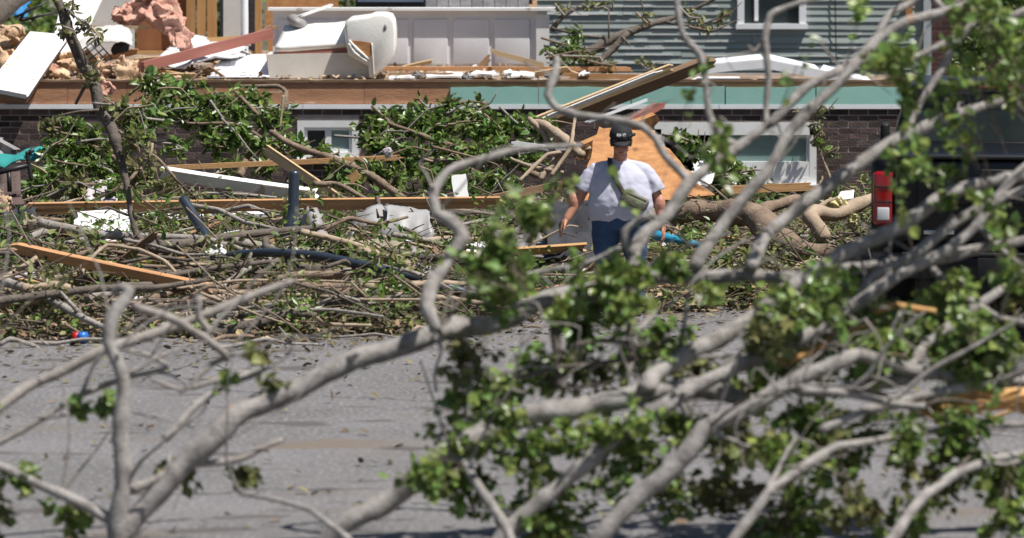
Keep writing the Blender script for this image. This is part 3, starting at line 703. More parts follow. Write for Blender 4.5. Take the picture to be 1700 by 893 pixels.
panelthing('blue_tarp', 'bright blue cloth caught in the wreckage at the upper left', 'cloth',
           [P(37, 18, 50.4), P(58, 18, 50.4), P(62, -8, 50.8), P(44, -8, 50.8)], .02, 'blue_cloth', 8, 8, .06, 5, .03, smooth=True)
q = MB(); pxtube(q, [(-30, 62, 48.8, 13), (10, 30, 49.0, 13), (45, 0, 49.3, 12), (98, -50, 49.6, 11)], 12); tri('dark_log', 'thick dark log leaning across the upper left of the wreck', 'log', q, 'bark_dark')
q = MB()
for a_, b_ in (((45, 20), (82, 2)), ((52, 24), (90, 14)), ((50, 24), (60, 8)), ((64, 24), (72, 16))): q.tube([P(a_[0], a_[1], 50), P(b_[0], b_[1], 50)], [.016, .014], 6)
tri('bent_black_rods', 'bent black metal rods lying below the blue cloth', 'rods', q, 'black_metal')
plank('short_lumber', P(-5, 62, 49.2), P(22, 62, 49.3), .07, .04, 'lumber', 'short orange board in the tan insulation heap')
plank('thin_lath', P(125, 31, 50.4), P(198, 31, 50.4), .035, .02, 'lumber_pale', 'thin pale lath across the upright wall panel')
plank('leaning_brace', P(300, 50, 50.6), P(340, 30, 51), .07, .04, 'lumber_old', 'brown brace propped behind the left of the armchair', 'brace')
plank('floor_plank', P(268, 45, 51), P(338, 41, 51), .05, .04, 'lumber', 'orange plank lying behind the red beam')

# armchair
ax = thing('armchair', 'torn white leather armchair tipped over on the deck', 'armchair', P(405, 90, 49.0))
YC = 48.95
def xz(x, y, Y): p = P(x, y, Y); return p
q = MB(); q.prism([P(331, 62, YC), P(424, 60, YC), P(448, 60, YC), P(452, 89, YC), P(334, 89, YC)], (0, .75, 0)); base = q.build('base', 'leather_base', ax)
q = MB(); q.sheet([P(341, 57, YC + .02), P(423, 51, YC + .02), P(421, 27, YC + .62), P(352, 32, YC + .62)], 12, 8, .06, .012, 5, 3, 0, lambda u, v: .045 * math.sin(math.pi * u) * math.sin(math.pi * v)); q.build('seat_cushion', 'leather_white', ax)
q = MB(); q.prism([P(343, 61.5, YC + .03), P(423, 59.5, YC + .03), P(423, 52, YC + .03), P(343, 58, YC + .03)], (0, .5, 0)); q.build('underside', 'red_wood', ax)
# rounded back: outline extruded with a domed edge
outl = [(420, 30), (421, 24), (427, 20), (440, 18.5), (448, 17.5), (454, 15), (466, 15), (473, 17), (476.5, 23), (478, 35), (478, 52), (477, 62), (468, 73), (458, 84), (453, 89), (448, 88), (447, 75), (424, 62), (421, 45)]
q = MB(); cpt = P(452, 48, YC)
rings = [(1.0, .62, .0), (1.0, .35, 0), (1.0, -.10, 0), (.985, -.13, 0), (.95, -.148, 0), (.90, -.155, 0)]
vs_ = []; fs_ = []
for sc_, dy, _ in rings:
    for (x, y) in outl:
        p = P(x, y, YC); d = p - cpt; vs_.append(cpt + Vector((d.x * sc_, dy, d.z * sc_)))
n = len(outl)
for k in range(len(rings) - 1):
    for i in range(n): fs_.append((k * n + i, k * n + (i + 1) % n, (k + 1) * n + (i + 1) % n, (k + 1) * n + i))
fs_.append(tuple(range((len(rings) - 1) * n, len(rings) * n))); fs_.append(tuple(range(n))[::-1])
q.add(vs_, fs_, True); bk = q.build('back', 'leather_white', ax)
q = MB(); q.prism([P(426, 46, YC - .162), P(440, 47, YC - .162), P(451, 49, YC - .162), P(450, 62, YC - .162), P(447, 66, YC - .162), P(436, 58, YC - .162)], (0, .01, 0)); q.build('torn_foam', 'osb', bk, loc=ax.location)
for pts in ([(425, 46), (434, 56), (447, 67.5)], [(424, 49), (431, 60), (445, 70)]):
    q = MB(); q.tube([P(x, y, YC - .17) for x, y in pts], [.012, .02, .012], 6, wob=.2); q.build('torn_edge', 'leather_white', bk, loc=ax.location)
q = MB(); q.tube([P(450.5, 49, YC - .165), P(452, 70, YC - .165), P(453, 87, YC - .165)], [.008, .01, .008], 6); q.build('seam', 'leather_base', bk, loc=ax.location)
q = MB(); q.ell(P(466, 31, YC - .155), (.018, .012, .035)); q.build('button', 'grey_metal', bk, loc=ax.location)
q = MB(); q.ell(P(366, 25, YC + .55), (PXW(13, YC), .2, PXW(8, YC)), Matrix.Rotation(.5, 3, 'Y')); q.build('loose_cushion', 'grey_metal', ax)
plank('white_lath', P(370, 18, 49.4), P(404, 6, 49.6), .03, .03, 'white_paint', 'white lath sticking up behind the armchair', 'lath')

# boards lying along the deck edge
plank('long_deck_plank', P(466, 78, 49.9), P(745, 78.5, 49.9), .05, .09, 'lumber', 'long orange plank lying on the deck below the white half wall')
plank('splint_plank', P(588, 59, 49.6), P(648, 75, 49.6), .06, .04, 'lumber_pale', 'pale split plank propped on the deck against the half wall')
plank('deck_board', P(672, 86, 48.9), P(790, 88, 48.9), .06, .06, 'lumber', 'orange board at the deck edge behind the leaning timber')
plank('dark_board', P(470, 84, 49.0), P(545, 84, 49.0), .03, .05, 'lumber_old', 'dark brown board right of the armchair foot')
for i, (x, y, wd) in enumerate(((484, 88, 34), (535, 86, 46), (578, 84, 30), (620, 86, 34), (606, 83, 14), (690, 84, 14))):
    panelthing('white_scrap', ('white scrap at the foot of the armchair', 'long white scrap right of the armchair foot', 'white scrap below the middle of the half wall', 'white scrap on the deck below the right end of the half wall', 'tiny white scrap beside the pale split plank', 'tiny white scrap on the deck left of the leaning timber')[i], 'scrap', [P(x - wd / 2, y + 2, 48.75), P(x + wd / 2, y + 1, 48.75), P(x + wd / 2 - 4, y - 4, 49.3), P(x - wd / 2 + 6, y - 3, 49.3)], .02, 'white_paint', 4, 3, .02, 3, .03, group='white scraps along the deck edge')
wool('grey_rubble', 'small grey rubble on the deck edge below the half wall', [(502, 86, 48.9, 8, .1, 4, 0), (560, 88, 48.8, 10, .1, 3, .1), (655, 87, 48.8, 8, .1, 3, 0)], 'shingle', 'rubble', .04)

for i in range(30):
    x = rnd.uniform(5, 335) if i < 20 else rnd.uniform(470, 700); y = rnd.uniform(66, 90) if x < 640 else rnd.uniform(86, 90); c = P(x, y, deckY(y)); c.z = FZ + .05; a = rnd.gauss(0, .6); L = rnd.uniform(.15, .6) / 2; d = Vector((math.cos(a) * L, math.sin(a) * L, rnd.gauss(0, .05)))
    mt = rnd.choice(['lumber', 'lumber_pale', 'lumber_old', 'drywall']); nr = min(((abs(x - k), t) for k, t in ((20, 'the tan insulation heap'), (60, 'the white door slab'), (140, 'the black wire rack'), (210, 'the pink insulation batt'), (262, 'the red beam'), (300, 'the ribbed white panel'), (480, 'the armchair foot'), (560, 'the long deck plank'), (690, 'the leaning timber head'))))[1]
    plank('deck_splinter', c - d, c + d, rnd.uniform(.03, .09), .02, mt, {'lumber': 'orange', 'lumber_pale': 'pale', 'lumber_old': 'dark brown', 'drywall': 'grey white'}[mt] + ' broken piece beside ' + nr, 'splinter', 'broken pieces on the deck', wdir=(rnd.gauss(0, .4), -.5, 1), jag=.05)
n = 1500; cc = np.array([(rng.uniform(X0, xr), rng.uniform(YF + .02, YF + 3), FZ + .01 + abs(rng.normal()) * .02) for i in range(n)])
tag(leaf_mesh('deck_litter', cc, rng.normal(size=(n, 3)) * .5 + np.array([0, 0, 1]), rng.normal(size=(n, 3)), .06 * rng.uniform(.4, 1.6, n), ['chip']), 'fine wood and plaster crumbs strewn over the deck', 'rubble', kind='stuff')
# leaning timbers with white trim in the middle
plank('leaning_timber', P(655, 140, 47.2), P(836, 69, 47.6), .13, .09, 'lumber_old', 'long brown timber leaning up over the mint band', 'timber', wdir=(0.2, -.4, 1))
plank('leaning_trim', P(640, 137, 47.0), P(790, 78, 47.4), .11, .03, 'lumber_pale', 'pale trim board leaning along the brown timber', 'trim board', wdir=(.2, -.3, 1))
plank('cream_siding_strip', P(650, 133, 46.95), P(776, 82, 47.3), .05, .012, 'white_paint', 'narrow cream siding strip on the leaning timber', 'siding strip', wdir=(.3, -.6, 1))
plank('thin_white_strip', P(697, 138, 46.9), P(762, 114, 47.1), .03, .012, 'vinyl', 'thin white strip below the leaning timber', 'strip')
bg = thing('white_gutter', 'bent white gutter lying over the mint band before the grey house', 'gutter', P(905, 92, 48.9))
gp = [(792, 90), (826, 74), (898, 68), (960, 80), (1020, 94)]
for k in range(len(gp) - 1):
    a = gp[k]; b = gp[k + 1]
    q = MB(); Yg = 48.6
    q.sheet([P(a[0], a[1] + (10 if k else 4), Yg), P(b[0], b[1] + (9 if k < 3 else 1), Yg), P(b[0], b[1], Yg), P(a[0], a[1], Yg)], 3, 2, .012, 0, 4, smooth=False); q.build('front_face', 'vinyl', bg)
    q = MB(); q.sheet([P(a[0], a[1] - .4, Yg), P(b[0], b[1] - .4, Yg), P(b[0] - 6, b[1] - 6, Yg + .35), P(a[0] + 4, a[1] - 6, Yg + .35)], 3, 2, .012, 0, 4, smooth=False); q.build('top_face', 'vinyl', bg)
panelthing('white_trim_scrap', 'flat white trim piece below the bent gutter', 'trim', [P(810, 93, 48.7), P(872, 93, 48.7), P(868, 88, 49.2), P(820, 88, 49.2)], .02, 'white_paint', 3, 2)

# ------------------------------------------------------------------ grey house behind
YG = 58.0
gx0 = P(600, 0, YG).x; gx1 = P(1079, 0, YG).x
gh = thing('grey_house', 'grey house with lap siding and a white window behind the wreck', 'house', ((gx0 + gx1) / 2, YG, 0))
lap = PXW(7.9, YG); ztop = P(0, -60, YG).z
q = MB(); q.box(((gx0 + gx1) / 2, YG + 4.1, ztop / 2 + .6), (gx1 - gx0 - .05, 8, ztop + 1.2)); gwall = q.build('wall', 'black_void', gh)
wx0, wx1, wz0 = P(866, 0, YG).x, P(944, 0, YG).x, P(0, 28, YG).z
k = 0; z = 0.35
while z < ztop + 1.1:
    segs = [(gx0, gx1)] if z + lap < wz0 + .02 else [(gx0, wx0), (wx1, gx1)]
    segs2 = []
    for sa, sb in segs:
        x_ = sa
        while x_ < sb - .01:
            l_ = min(sb - x_, rnd.uniform(1.2, 3.6)); l_ = sb - x_ if sb - x_ - l_ < .5 else l_; segs2.append((x_ + .002, x_ + l_ - .002)); x_ += l_
    for sa, sb in segs2:
        z0_ = z; z = z + rnd.gauss(0, .004); dr_ = rnd.gauss(0, .004) if rnd.random() < .8 else rnd.gauss(0, .02)
        q = MB(); y0 = YG - .022 - abs(rnd.gauss(0, .004)); q.add([(sa, y0, z), (sb, y0, z + dr_), (sb, YG - .004, z + lap + .012), (sa, YG - .004, z + lap + .012), (sa, YG + .06, z), (sb, YG + .06, z), (sb, YG + .06, z + lap + .012), (sa, YG + .06, z + lap + .012)],
              [(0, 1, 2, 3), (4, 7, 6, 5), (0, 4, 5, 1), (3, 2, 6, 7), (0, 3, 7, 4), (1, 5, 6, 2)], False); q.build('siding_board', 'grey_siding', gwall, loc=gh.location)
        # chipped lower lips showing white
        zpy = HZ + (CH - z) / YG * FX
        if -10 < zpy < 100:
            q = MB(); x = sa
            while x < sb - .3:
                px = 600 + x / YG * FX
                dens = .75 if px < 835 and zpy < 75 else (.35 if 895 < px < 985 and zpy > 38 else (.5 if px > 1050 else .06))
                L = rnd.uniform(.05, .8)
                if rnd.random() < dens: q.box((x + L / 2, y0 - .004, z + .012), (L, .012, rnd.uniform(.007, .014)))
                x += L + rnd.uniform(.02, .25)
            if q.v: tag(q.build('chipped_lip', 'white_paint', gwall, loc=gh.location), kind='stuff')
        z = z0_
    z += lap; k += 1
q = MB(); t = .09; zt_ = ztop + 1
q.box((wx0 + t / 2, YG - .03, (wz0 + zt_) / 2), (t, .08, zt_ - wz0)); q.box((wx1 - t / 2, YG - .03, (wz0 + zt_) / 2), (t, .08, zt_ - wz0)); q.box(((wx0 + wx1) / 2, YG - .03, wz0 - .02), (wx1 - wx0 + .04, .12, .07))
gw = q.build('window', 'vinyl', gh)
q = MB(); q.box(((wx0 + wx1) / 2, YG + .02, (wz0 + zt_) / 2), (wx1 - wx0 - 2 * t, .02, zt_ - wz0)); q.build('pane', 'glass_dark', gw, loc=gh.location)
q = MB(); q.box(((wx0 + wx1) / 2 - .2, YG - .0, (wz0 + zt_) / 2), (.05, .03, zt_ - wz0 - .1)); q.build('mullion', 'vinyl', gw, loc=gh.location)
q = MB(); q.box((gx1 + .03, YG - .02, ztop / 2 + .5), (.10, .12, ztop + 1.4)); q.build('corner_post', 'grey_trim', gh)
q = MB(); q.tube([P(977, -20, YG - .06), P(978, 40, YG - .06), P(979, 95, YG - .06)], [.008, .008, .008], 5); q.build('cable', 'iron', gh)
q = MB(); q.box(P(1061, 12, YG - .05), (.09, .06, .30)); q.build('torn_sheathing', 'osb', gh)
# brick chimney on its corner
chx0, chx1 = P(1085.5, 0, YG).x, P(1110, 0, YG).x
chm = thing('brick_chimney', 'narrow dark red brick chimney at the corner of the grey house', 'chimney', ((chx0 + chx1) / 2, YG, 0))
q = MB(); q.box(((chx0 + chx1) / 2, YG + .25, ztop / 2 + .5), (chx1 - chx0 - .012, .6, ztop + 1)); shaft = q.build('shaft', 'mortar', chm)
cb_ = []
bm = bmesh.new(); bmesh.ops.create_cube(bm, size=1)
for v in bm.verts: v.co = Vector((v.co.x * .13, v.co.y * .08, v.co.z * .057))
bmesh.ops.bevel(bm, geom=bm.edges[:], offset=.003, segments=1, affect='EDGES')
cme = bpy.data.meshes.new('brick'); bm.to_mesh(cme); bm.free(); cme.materials.append(MATS['chimney_brick'])
z = .9; row = 0
while z < ztop + .6:
    wv = (chx1 - chx0) / 2
    for i in range(3 if row % 2 else 2):
        cx = chx0 + wv * (i + .5) if row % 2 == 0 else chx0 + wv * (0.25 if i == 0 else (1.0 if i == 1 else 1.75)); sx = (wv - .01) / .13 * (1 if row % 2 == 0 or i == 1 else .5)
        o = bpy.data.objects.new('brick', cme); C.objects.link(o); o.parent = shaft; o.location = Vector((cx, YG - .05 + .03, z)) - Vector(chm.location); o.scale = (sx, 1, 1)
    z += .0675; row += 1

# ------------------------------------------------------------------ trees and shrubs behind
def standing_tree(x, Y, h, r, label, mat='leaf', n=26, lv=120, size=.13, group='trees and shrubs beyond the houses', low=.25):
    X = (x - 600) / FX * Y
    t = thing('leafy_tree', label, 'tree', (X, Y, 0), group)
    q = MB(); q.tube([Vector((X, Y, -.1)), Vector((X + .1, Y, h * .35)), Vector((X - .1, Y + .1, h * .8))], [r * .09, r * .07, r * .02], 8, wob=.08)
    for k in range(5):
        a = rnd.uniform(0, 6.28); z0 = h * rnd.uniform(.2, .55)
        q.tube([Vector((X, Y, z0)), Vector((X + math.cos(a) * r * .4, Y + math.sin(a) * r * .4, z0 + h * .12)), Vector((X + math.cos(a) * r * .8, Y + math.sin(a) * r * .8, z0 + h * .2))], [r * .03, r * .022, r * .008], 5)
    q.build('trunk', 'bark_brown', t)
    for k in range(n):
        a = rnd.uniform(0, 6.28); u = rnd.uniform(low, 1); rr = r * math.sqrt(rnd.random()) * (1.05 - abs(u - .5) * .9)
        clump('leaf_clump', (X + math.cos(a) * rr, Y + math.sin(a) * rr * .8, h * u), r * rnd.uniform(.28, .45), lv, size, mat, t, twigs=False)
    return t
standing_tree(1150, 62, 4.6, 1.15, 'green leafy tree behind the pickup beside the chimney', n=34, lv=150, size=.12, low=.08)
standing_tree(1205, 65, 5.2, 1.3, 'dense green tree at the right edge behind the pickup', n=34, lv=150, size=.13, low=.06)
standing_tree(1122, 70, 4.2, 1.2, 'darker tree in the gap behind the brick chimney', n=28, lv=130, size=.13, low=.05)
standing_tree(20, 72, 5.0, 2.2, 'tree behind the wreck at the far left', n=34, lv=130, size=.15, low=.1)
standing_tree(130, 76, 5.0, 2.2, 'tree behind the pale wall panel', n=34, lv=130, size=.15, low=.1)
standing_tree(300, 78, 5.0, 2.2, 'tree behind the timber studs', n=34, lv=130, size=.15, low=.1)
standing_tree(450, 76, 5.0, 2.2, 'tree behind the white half wall and television', n=34, lv=130, size=.15, low=.1)
fl = thing('flowering_shrub', 'low shrub with small orange blossoms beside the chimney', 'shrub', P(1118, 100, 57))
for x, y in ((1116, 90), (1122, 82), (1130, 95), (1140, 88), (1125, 70)): clump('leaf_clump', P(x, y, 57), .18, 90, .09, 'leaf', fl)
c_ = [P(1114 + rnd.uniform(0, 14), 72 + rnd.uniform(0, 18), 56.75) for k in range(9)]
leaf_mesh('blossom', c_, rng.normal(size=(9, 3)) * .4 + np.array([0, -1, .4]), rng.normal(size=(9, 3)), .06 * np.ones(9), ['flower'], fl)
q = MB(); q.tube([P(1118, 118, 57), P(1121, 95, 57), P(1126, 75, 57)], [.02, .015, .006], 5); q.build('stem', 'bark_brown', fl)

# ------------------------------------------------------------------ fallen leafy limbs before the house
def fallen(name, label, limbs, clumps, mat='leaf', bark='bark_brown', size=.085, cat='fallen tree', group=None, lobed=False, squash=(1, .9, .75), cname='leaf_clump'):
    l0 = limbs[0]; b = P(l0[0][0], l0[0][1], l0[0][2]); t = thing(name, label, cat, (b.x, b.y, max(0, hgt(b.x, b.y))), group)
    allp = []
    for L in limbs:
        q = MB(); pxtube(q, L, 8); q.build('limb', bark, t)
        allp += [P(a[0], a[1], a[2]) for a in L]
    for c in clumps:
        x, y, Y, r, n = c[:5]; m = c[5] if len(c) > 5 else mat; p = P(x, y, Y)
        an = min(allp, key=lambda q_: (q_ - p).length)
        if (an - p).length > PXW(r, Y) * 2.2: an = p + Vector((0, 0, -PXW(r, Y) * .6))
        a_ = rnd.gauss(.3, .9); l_ = PXW(r, Y) * rnd.uniform(1, 2.2); u_ = Vector((math.cos(a_) * l_, -.05, math.sin(a_) * l_ * .7)); o2 = p + Vector((0, -PXW(r, Y) * .8, 0))
        q = MB(); q.tube([o2 - u_, o2 + Vector((rnd.gauss(0, .05), 0, rnd.gauss(0, .05))), o2 + u_ * .6, o2 + u_ + Vector((rnd.gauss(0, .08), 0, rnd.gauss(0, .08)))], [.015, .013, .009, .004], 5); q.build('twig', rnd.choice(['bark_tan', 'bark_grey', 'bark_brown']), t)
        clump(cname, p, PXW(r * 1.08, Y), int(n * 1.45), size, m, t, squash, lobed, anchor=an)
    return t
fallen('fallen_maple_limb', 'leafy green fallen limb against the brick wall left of the small window',
       [[(300, 200, 45, 5), (318, 165, 45.3, 4), (330, 140, 45.5, 4), (352, 120, 45.6, 3.5), (355, 105, 45.7, 3), (345, 98, 45.8, 2.5), (300, 98, 46, 2)],
        [(352, 160, 45.4, 3), (330, 140, 45.4, 2.5), (300, 110, 45.6, 2.2)], [(330, 160, 45.2, 2.6), (300, 142, 45.2, 2), (240, 140, 45.3, 1.5)]],
       [(195, 96, 45.8, 16, 80), (215, 105, 45.8, 20, 120), (240, 100, 46, 18, 100), (235, 125, 45.6, 20, 130), (262, 118, 45.7, 22, 150), (285, 130, 45.5, 22, 150), (310, 120, 45.7, 24, 170), (345, 132, 45.5, 22, 150),
        (300, 155, 45.2, 22, 140), (335, 165, 45.2, 22, 140), (270, 145, 45.4, 18, 100), (360, 165, 45, 16, 90), (210, 125, 45.6, 16, 90), (330, 190, 44.8, 16, 80), (285, 190, 44.8, 14, 60), (275, 165, 45.2, 14, 70)])
fallen('fallen_oak_limb', 'big leafy green fallen limb in front of the wall between window and person',
       [[(486, 226, 44, 5), (470, 212, 44.1, 5), (430, 190, 44.3, 4.5), (375, 172, 44.6, 4), (335, 150, 44.8, 3)], [(640, 200, 44.5, 4), (590, 180, 44.6, 3.5), (540, 165, 44.8, 3), (470, 140, 45, 2)],
        [(600, 210, 44.3, 3), (560, 190, 44.4, 2.4), (510, 180, 44.6, 2)], [(580, 118, 45.6, 2), (560, 117, 45.7, 2.5), (530, 124, 45.7, 2.5), (500, 150, 45.3, 2.5)]],
       [(445, 150, 45, 20, 120), (470, 135, 45.3, 22, 140), (500, 140, 45.2, 24, 170), (530, 145, 45.1, 24, 170), (560, 140, 45.2, 24, 170), (590, 145, 45.1, 24, 160), (620, 140, 45.2, 22, 130), (645, 150, 45, 18, 100),
        (460, 170, 44.8, 22, 140), (495, 175, 44.7, 24, 160), (530, 175, 44.7, 24, 170), (565, 178, 44.6, 24, 160), (600, 175, 44.7, 24, 150), (630, 175, 44.6, 20, 110), (480, 200, 44.4, 20, 110), (520, 205, 44.3, 22, 130),
        (560, 208, 44.2, 22, 120), (600, 205, 44.3, 20, 100), (450, 195, 44.4, 18, 90), (410, 195, 44.4, 18, 90), (400, 175, 44.6, 14, 50), (540, 122, 45.6, 14, 60), (575, 125, 45.6, 14, 70), (505, 122, 45.6, 14, 50), (425, 210, 44.2, 16, 70)])
fallen('fallen_olive_limb', 'olive leafy fallen limb heaped at the left before the dark brick wall',
       [[(200, 240, 42, 4), (180, 205, 42.2, 3.5), (160, 180, 42.4, 3), (120, 160, 42.8, 2)], [(180, 205, 42.2, 2.5), (120, 210, 42.2, 2), (70, 205, 42.4, 1.6)], [(175, 205, 42, 2), (200, 175, 42.2, 2), (225, 200, 41.8, 1.6), (245, 235, 41.4, 1.2)]],
       [(90, 145, 43, 16, 80, 'leaf_olive'), (110, 150, 43, 20, 120), (135, 160, 42.8, 22, 140), (90, 170, 42.8, 20, 130), (160, 170, 42.6, 20, 110, 'leaf_olive'), (115, 185, 42.6, 24, 170), (80, 200, 42.4, 20, 120), (150, 195, 42.4, 22, 130),
        (185, 150, 42.8, 20, 110), (175, 130, 43, 20, 100, 'leaf_olive'), (200, 130, 43, 18, 90), (65, 215, 42.2, 16, 80), (110, 215, 42.2, 20, 120, 'leaf_olive'), (150, 220, 42, 18, 90), (190, 200, 42.2, 18, 90, 'leaf_olive'), (215, 215, 41.8, 18, 90, 'leaf_olive'), (240, 225, 41.6, 18, 80, 'leaf_olive'),
        (225, 165, 43, 14, 60), (205, 250, 41.2, 18, 80), (230, 260, 41, 18, 80, 'leaf_olive'), (270, 265, 40.8, 16, 70, 'leaf_olive'), (285, 250, 41, 14, 60)])
fallen('fallen_right_limb', 'small leafy limb before the wide broken window',
       [[(850, 225, 45, 3), (830, 195, 45.2, 3), (815, 170, 45.4, 2.5), (800, 155, 45.6, 2)]],
       [(805, 158, 45.5, 12, 60), (820, 170, 45.4, 14, 80), (850, 185, 45.2, 16, 100), (870, 195, 45, 16, 90), (845, 205, 45, 18, 110), (880, 210, 44.9, 14, 70), (820, 205, 45, 14, 60)])
fallen('vine', 'leafy vine hanging beside the right end of the wide window',
       [[(958, 215, 48.1, 1.5), (966, 190, 48.2, 1.5), (955, 160, 48.3, 1.3), (952, 135, 48.3, 1)], [(972, 205, 48.1, 1.5), (962, 175, 48.2, 1.3), (960, 145, 48.3, 1)]],
       [(956, 145, 48.25, 8, 60, 'leaf_olive'), (960, 160, 48.2, 8, 60), (975, 172, 48.2, 7, 40), (940, 128, 48.3, 8, 40, 'leaf_olive'), (962, 128, 48.3, 8, 40, 'leaf_olive')], size=.05, bark='bark_tan', cat='vine')
fallen('dead_limb', 'bare grey limb with withered leaves lying before the grey siding',
       [[(690, 62, 50.5, 5), (712, 50, 50.6, 5.5), (740, 38, 50.7, 5), (770, 27, 50.8, 4), (800, 18, 51, 3), (840, -2, 51, 2), (880, -30, 51, 1.4)], [(745, 36, 50.7, 3.5), (735, 42, 50.6, 4), (715, 65, 50.5, 4), (705, 75, 50.4, 3)],
        [(725, 45, 50.6, 2), (690, 40, 50.6, 1.6), (655, 32, 50.7, 1.4)], [(785, 25, 50.8, 2), (820, 30, 50.8, 1.5), (850, 18, 50.8, 1)], [(655, 35, 50.8, 3), (668, 18, 50.8, 3), (692, 5, 50.9, 2)], [(762, 28, 50.7, 1), (755, -10, 50.7, .8)], [(720, 44, 50.5, 1), (720, 10, 50.6, .8)], [(735, 42, 50.5, 2), (744, 52, 50.4, 1)]],
       [(660, 55, 50.2, 16, 90), (675, 50, 50.3, 16, 80), (680, 62, 50.1, 16, 80), (665, 70, 50, 16, 80), (695, 68, 50, 16, 70, 'leaf_olive'), (715, 72, 49.9, 14, 50, 'leaf_olive'), (680, 38, 50.5, 10, 40), (765, 70, 49.8, 10, 30, 'leaf_olive'), (760, 20, 50.6, 8, 20, 'leaf_olive'), (670, 8, 50.8, 10, 30, 'leaf_olive'), (835, 30, 50.7, 12, 30, 'leaf_olive'), (815, 15, 50.8, 10, 26, 'leaf_olive'), (850, 20, 50.7, 10, 30, 'leaf_olive'), (700, 8, 50.8, 8, 22, 'leaf_olive'), (720, 5, 50.8, 8, 22, 'leaf_olive')],
       bark='bark_dark', size=.07)
fallen('snapped_stem', 'tall snapped dark stem rising past the white door slab at left',
       [[(300, 350, 37.5, 3), (262, 332, 37.6, 5), (235, 308, 37.8, 5.5), (205, 288, 38, 5), (185, 268, 38.1, 4), (176, 240, 38.2, 3), (172, 205, 38.3, 3.5), (160, 170, 38.4, 6), (140, 110, 38.6, 7.5), (125, 75, 38.7, 7.5), (110, 40, 38.8, 6.5), (88, -15, 39, 5.5), (74, -60, 39.1, 5)],
        [(118, 62, 38.7, 3), (112, 40, 38.6, 3), (130, 85, 38.6, 3)], [(126, 95, 38.6, 2.2), (114, 118, 38.5, 1.8)], [(112, 40, 38.7, 2), (125, 28, 38.6, 1.2)], [(165, 190, 38.3, 1.5), (180, 160, 38.3, 1.2), (200, 178, 38.2, 1), (210, 210, 38.1, .8)], [(140, 125, 38.5, 1.6), (118, 126, 38.4, 1.4), (93, 132, 38.4, 1)], [(176, 245, 38.2, 1.6), (150, 235, 38.1, 1.3), (138, 238, 38, 1)]],
       [(100, 35, 38.7, 10, 24, 'leaf_olive'), (122, 25, 38.7, 10, 22, 'leaf_olive'), (110, 5, 38.8, 10, 22, 'leaf_olive'), (132, 82, 38.5, 10, 26, 'leaf_olive'), (135, 40, 38.6, 8, 18, 'leaf_olive'), (150, 118, 38.4, 10, 22, 'leaf_olive'), (178, 160, 38.3, 14, 50, 'leaf_olive'), (195, 180, 38.2, 12, 40, 'leaf_olive')],
       bark='bark_dark', size=.07, cat='broken stem')

# ------------------------------------------------------------------ larger debris before the house
plank('long_lumber', P(62, 237, 40.5), P(602, 230, 40.7), .105, .045, 'lumber', 'very long orange timber lying level across the debris field', 'timber', wdir=(0, -.25, 1))
plank('slanting_lumber', P(45, 281, 37.0), P(262, 327, 35.9), .085, .05, 'lumber', 'orange timber slanting down through the sticks at left', 'timber', wdir=(0, -.4, 1))
plank('angled_lumber', P(330, 170, 43.6), P(412, 226, 42.8), .10, .04, 'lumber_pale', 'pale orange board slanting down behind the upright navy pipe', wdir=(.5, -.3, 1))
plank('back_lumber', P(215, 191, 44.2), P(482, 179, 44.5), .05, .05, 'lumber', 'thin orange board behind the leafy limbs below the brick wall')
plank('stub_lumber', P(425, 205, 43.2), P(436, 197, 43.2), .09, .04, 'lumber', 'short orange stub beside the pale slanting board', jag=.01)
plank('white_beam', P(213, 196, 42.9), P(384, 221, 42.5), .115, .06, 'white_paint', 'white painted beam slanting behind the upright navy pipe', 'beam', wdir=(.1, -.6, 1))
panelthing('white_tag_board', 'small upright white board standing on the end of the long orange timber', 'board', [P(545, 233, 41.7), P(562, 232, 41.7), P(558, 198, 41.8), P(541, 200, 41.8)], .03, 'white_paint', 3, 4, jag=.008)
panelthing('white_box_panel', 'white box side lying under the long timber at left', 'panel', [P(110, 267, 39.4), P(176, 265, 39.4), P(174, 241, 40.1), P(118, 243, 40.1)], .05, 'white_paint', 6, 4, .015, 3, .02)
panelthing('white_long_panel', 'long white panel under the long timber left of the tilted navy pipe', 'panel', [P(150, 247, 41.4), P(335, 245, 41.4), P(335, 237, 41.9), P(160, 238, 41.9)], .03, 'white_paint', 10, 3, .02, 2, .02)
panelthing('lilac_cloth_bundle', 'pale lilac cloth bundle above the long timber at left', 'cloth', [P(124, 230, 41.9), P(160, 230, 41.9), P(158, 208, 42.3), P(128, 212, 42.3)], .06, 'lilac_cloth', 10, 8, .08, 5, .02, smooth=True)
wl = wool('lilac_bundle', 'pale grey lilac sack under the fallen oak limb', [(468, 172, 44.2, 7, .06, 5, .1)], 'lilac_cloth', 'sack', .03)
# pipes
q = MB(); q.tube([P(346, 292, 39.4), P(356, 262, 39.4), P(361, 240, 39.45), P(362.5, 195, 39.5)], [.052, .052, .05, .05], 14); q.tube([P(362.5, 196, 39.5), P(362.5, 194.6, 39.5)], [.038, .038], 14)
tri('upright_pipe', 'navy plastic pipe standing upright in the debris', 'pipe', q, 'navy_pipe')
q = MB(); q.tube([P(236, 226, 38.9), P(252, 252, 38.7), P(264, 273, 38.5), P(276, 292, 38.4)], [.045, .045, .045, .045], 14); tri('tilted_pipe', 'short navy plastic pipe tilted to the right at the left of the debris', 'pipe', q, 'navy_pipe')
q = MB(); q.tube([P(288, 291, 37.4), P(330, 287, 37.0), P(390, 291, 36.6), P(450, 303, 36.3), P(510, 318, 36.2), P(575, 338, 36.3)], [.038] * 6, 14); tri('lying_pipe', 'long navy plastic pipe lying across the sticks toward the road', 'pipe', q, 'navy_pipe')
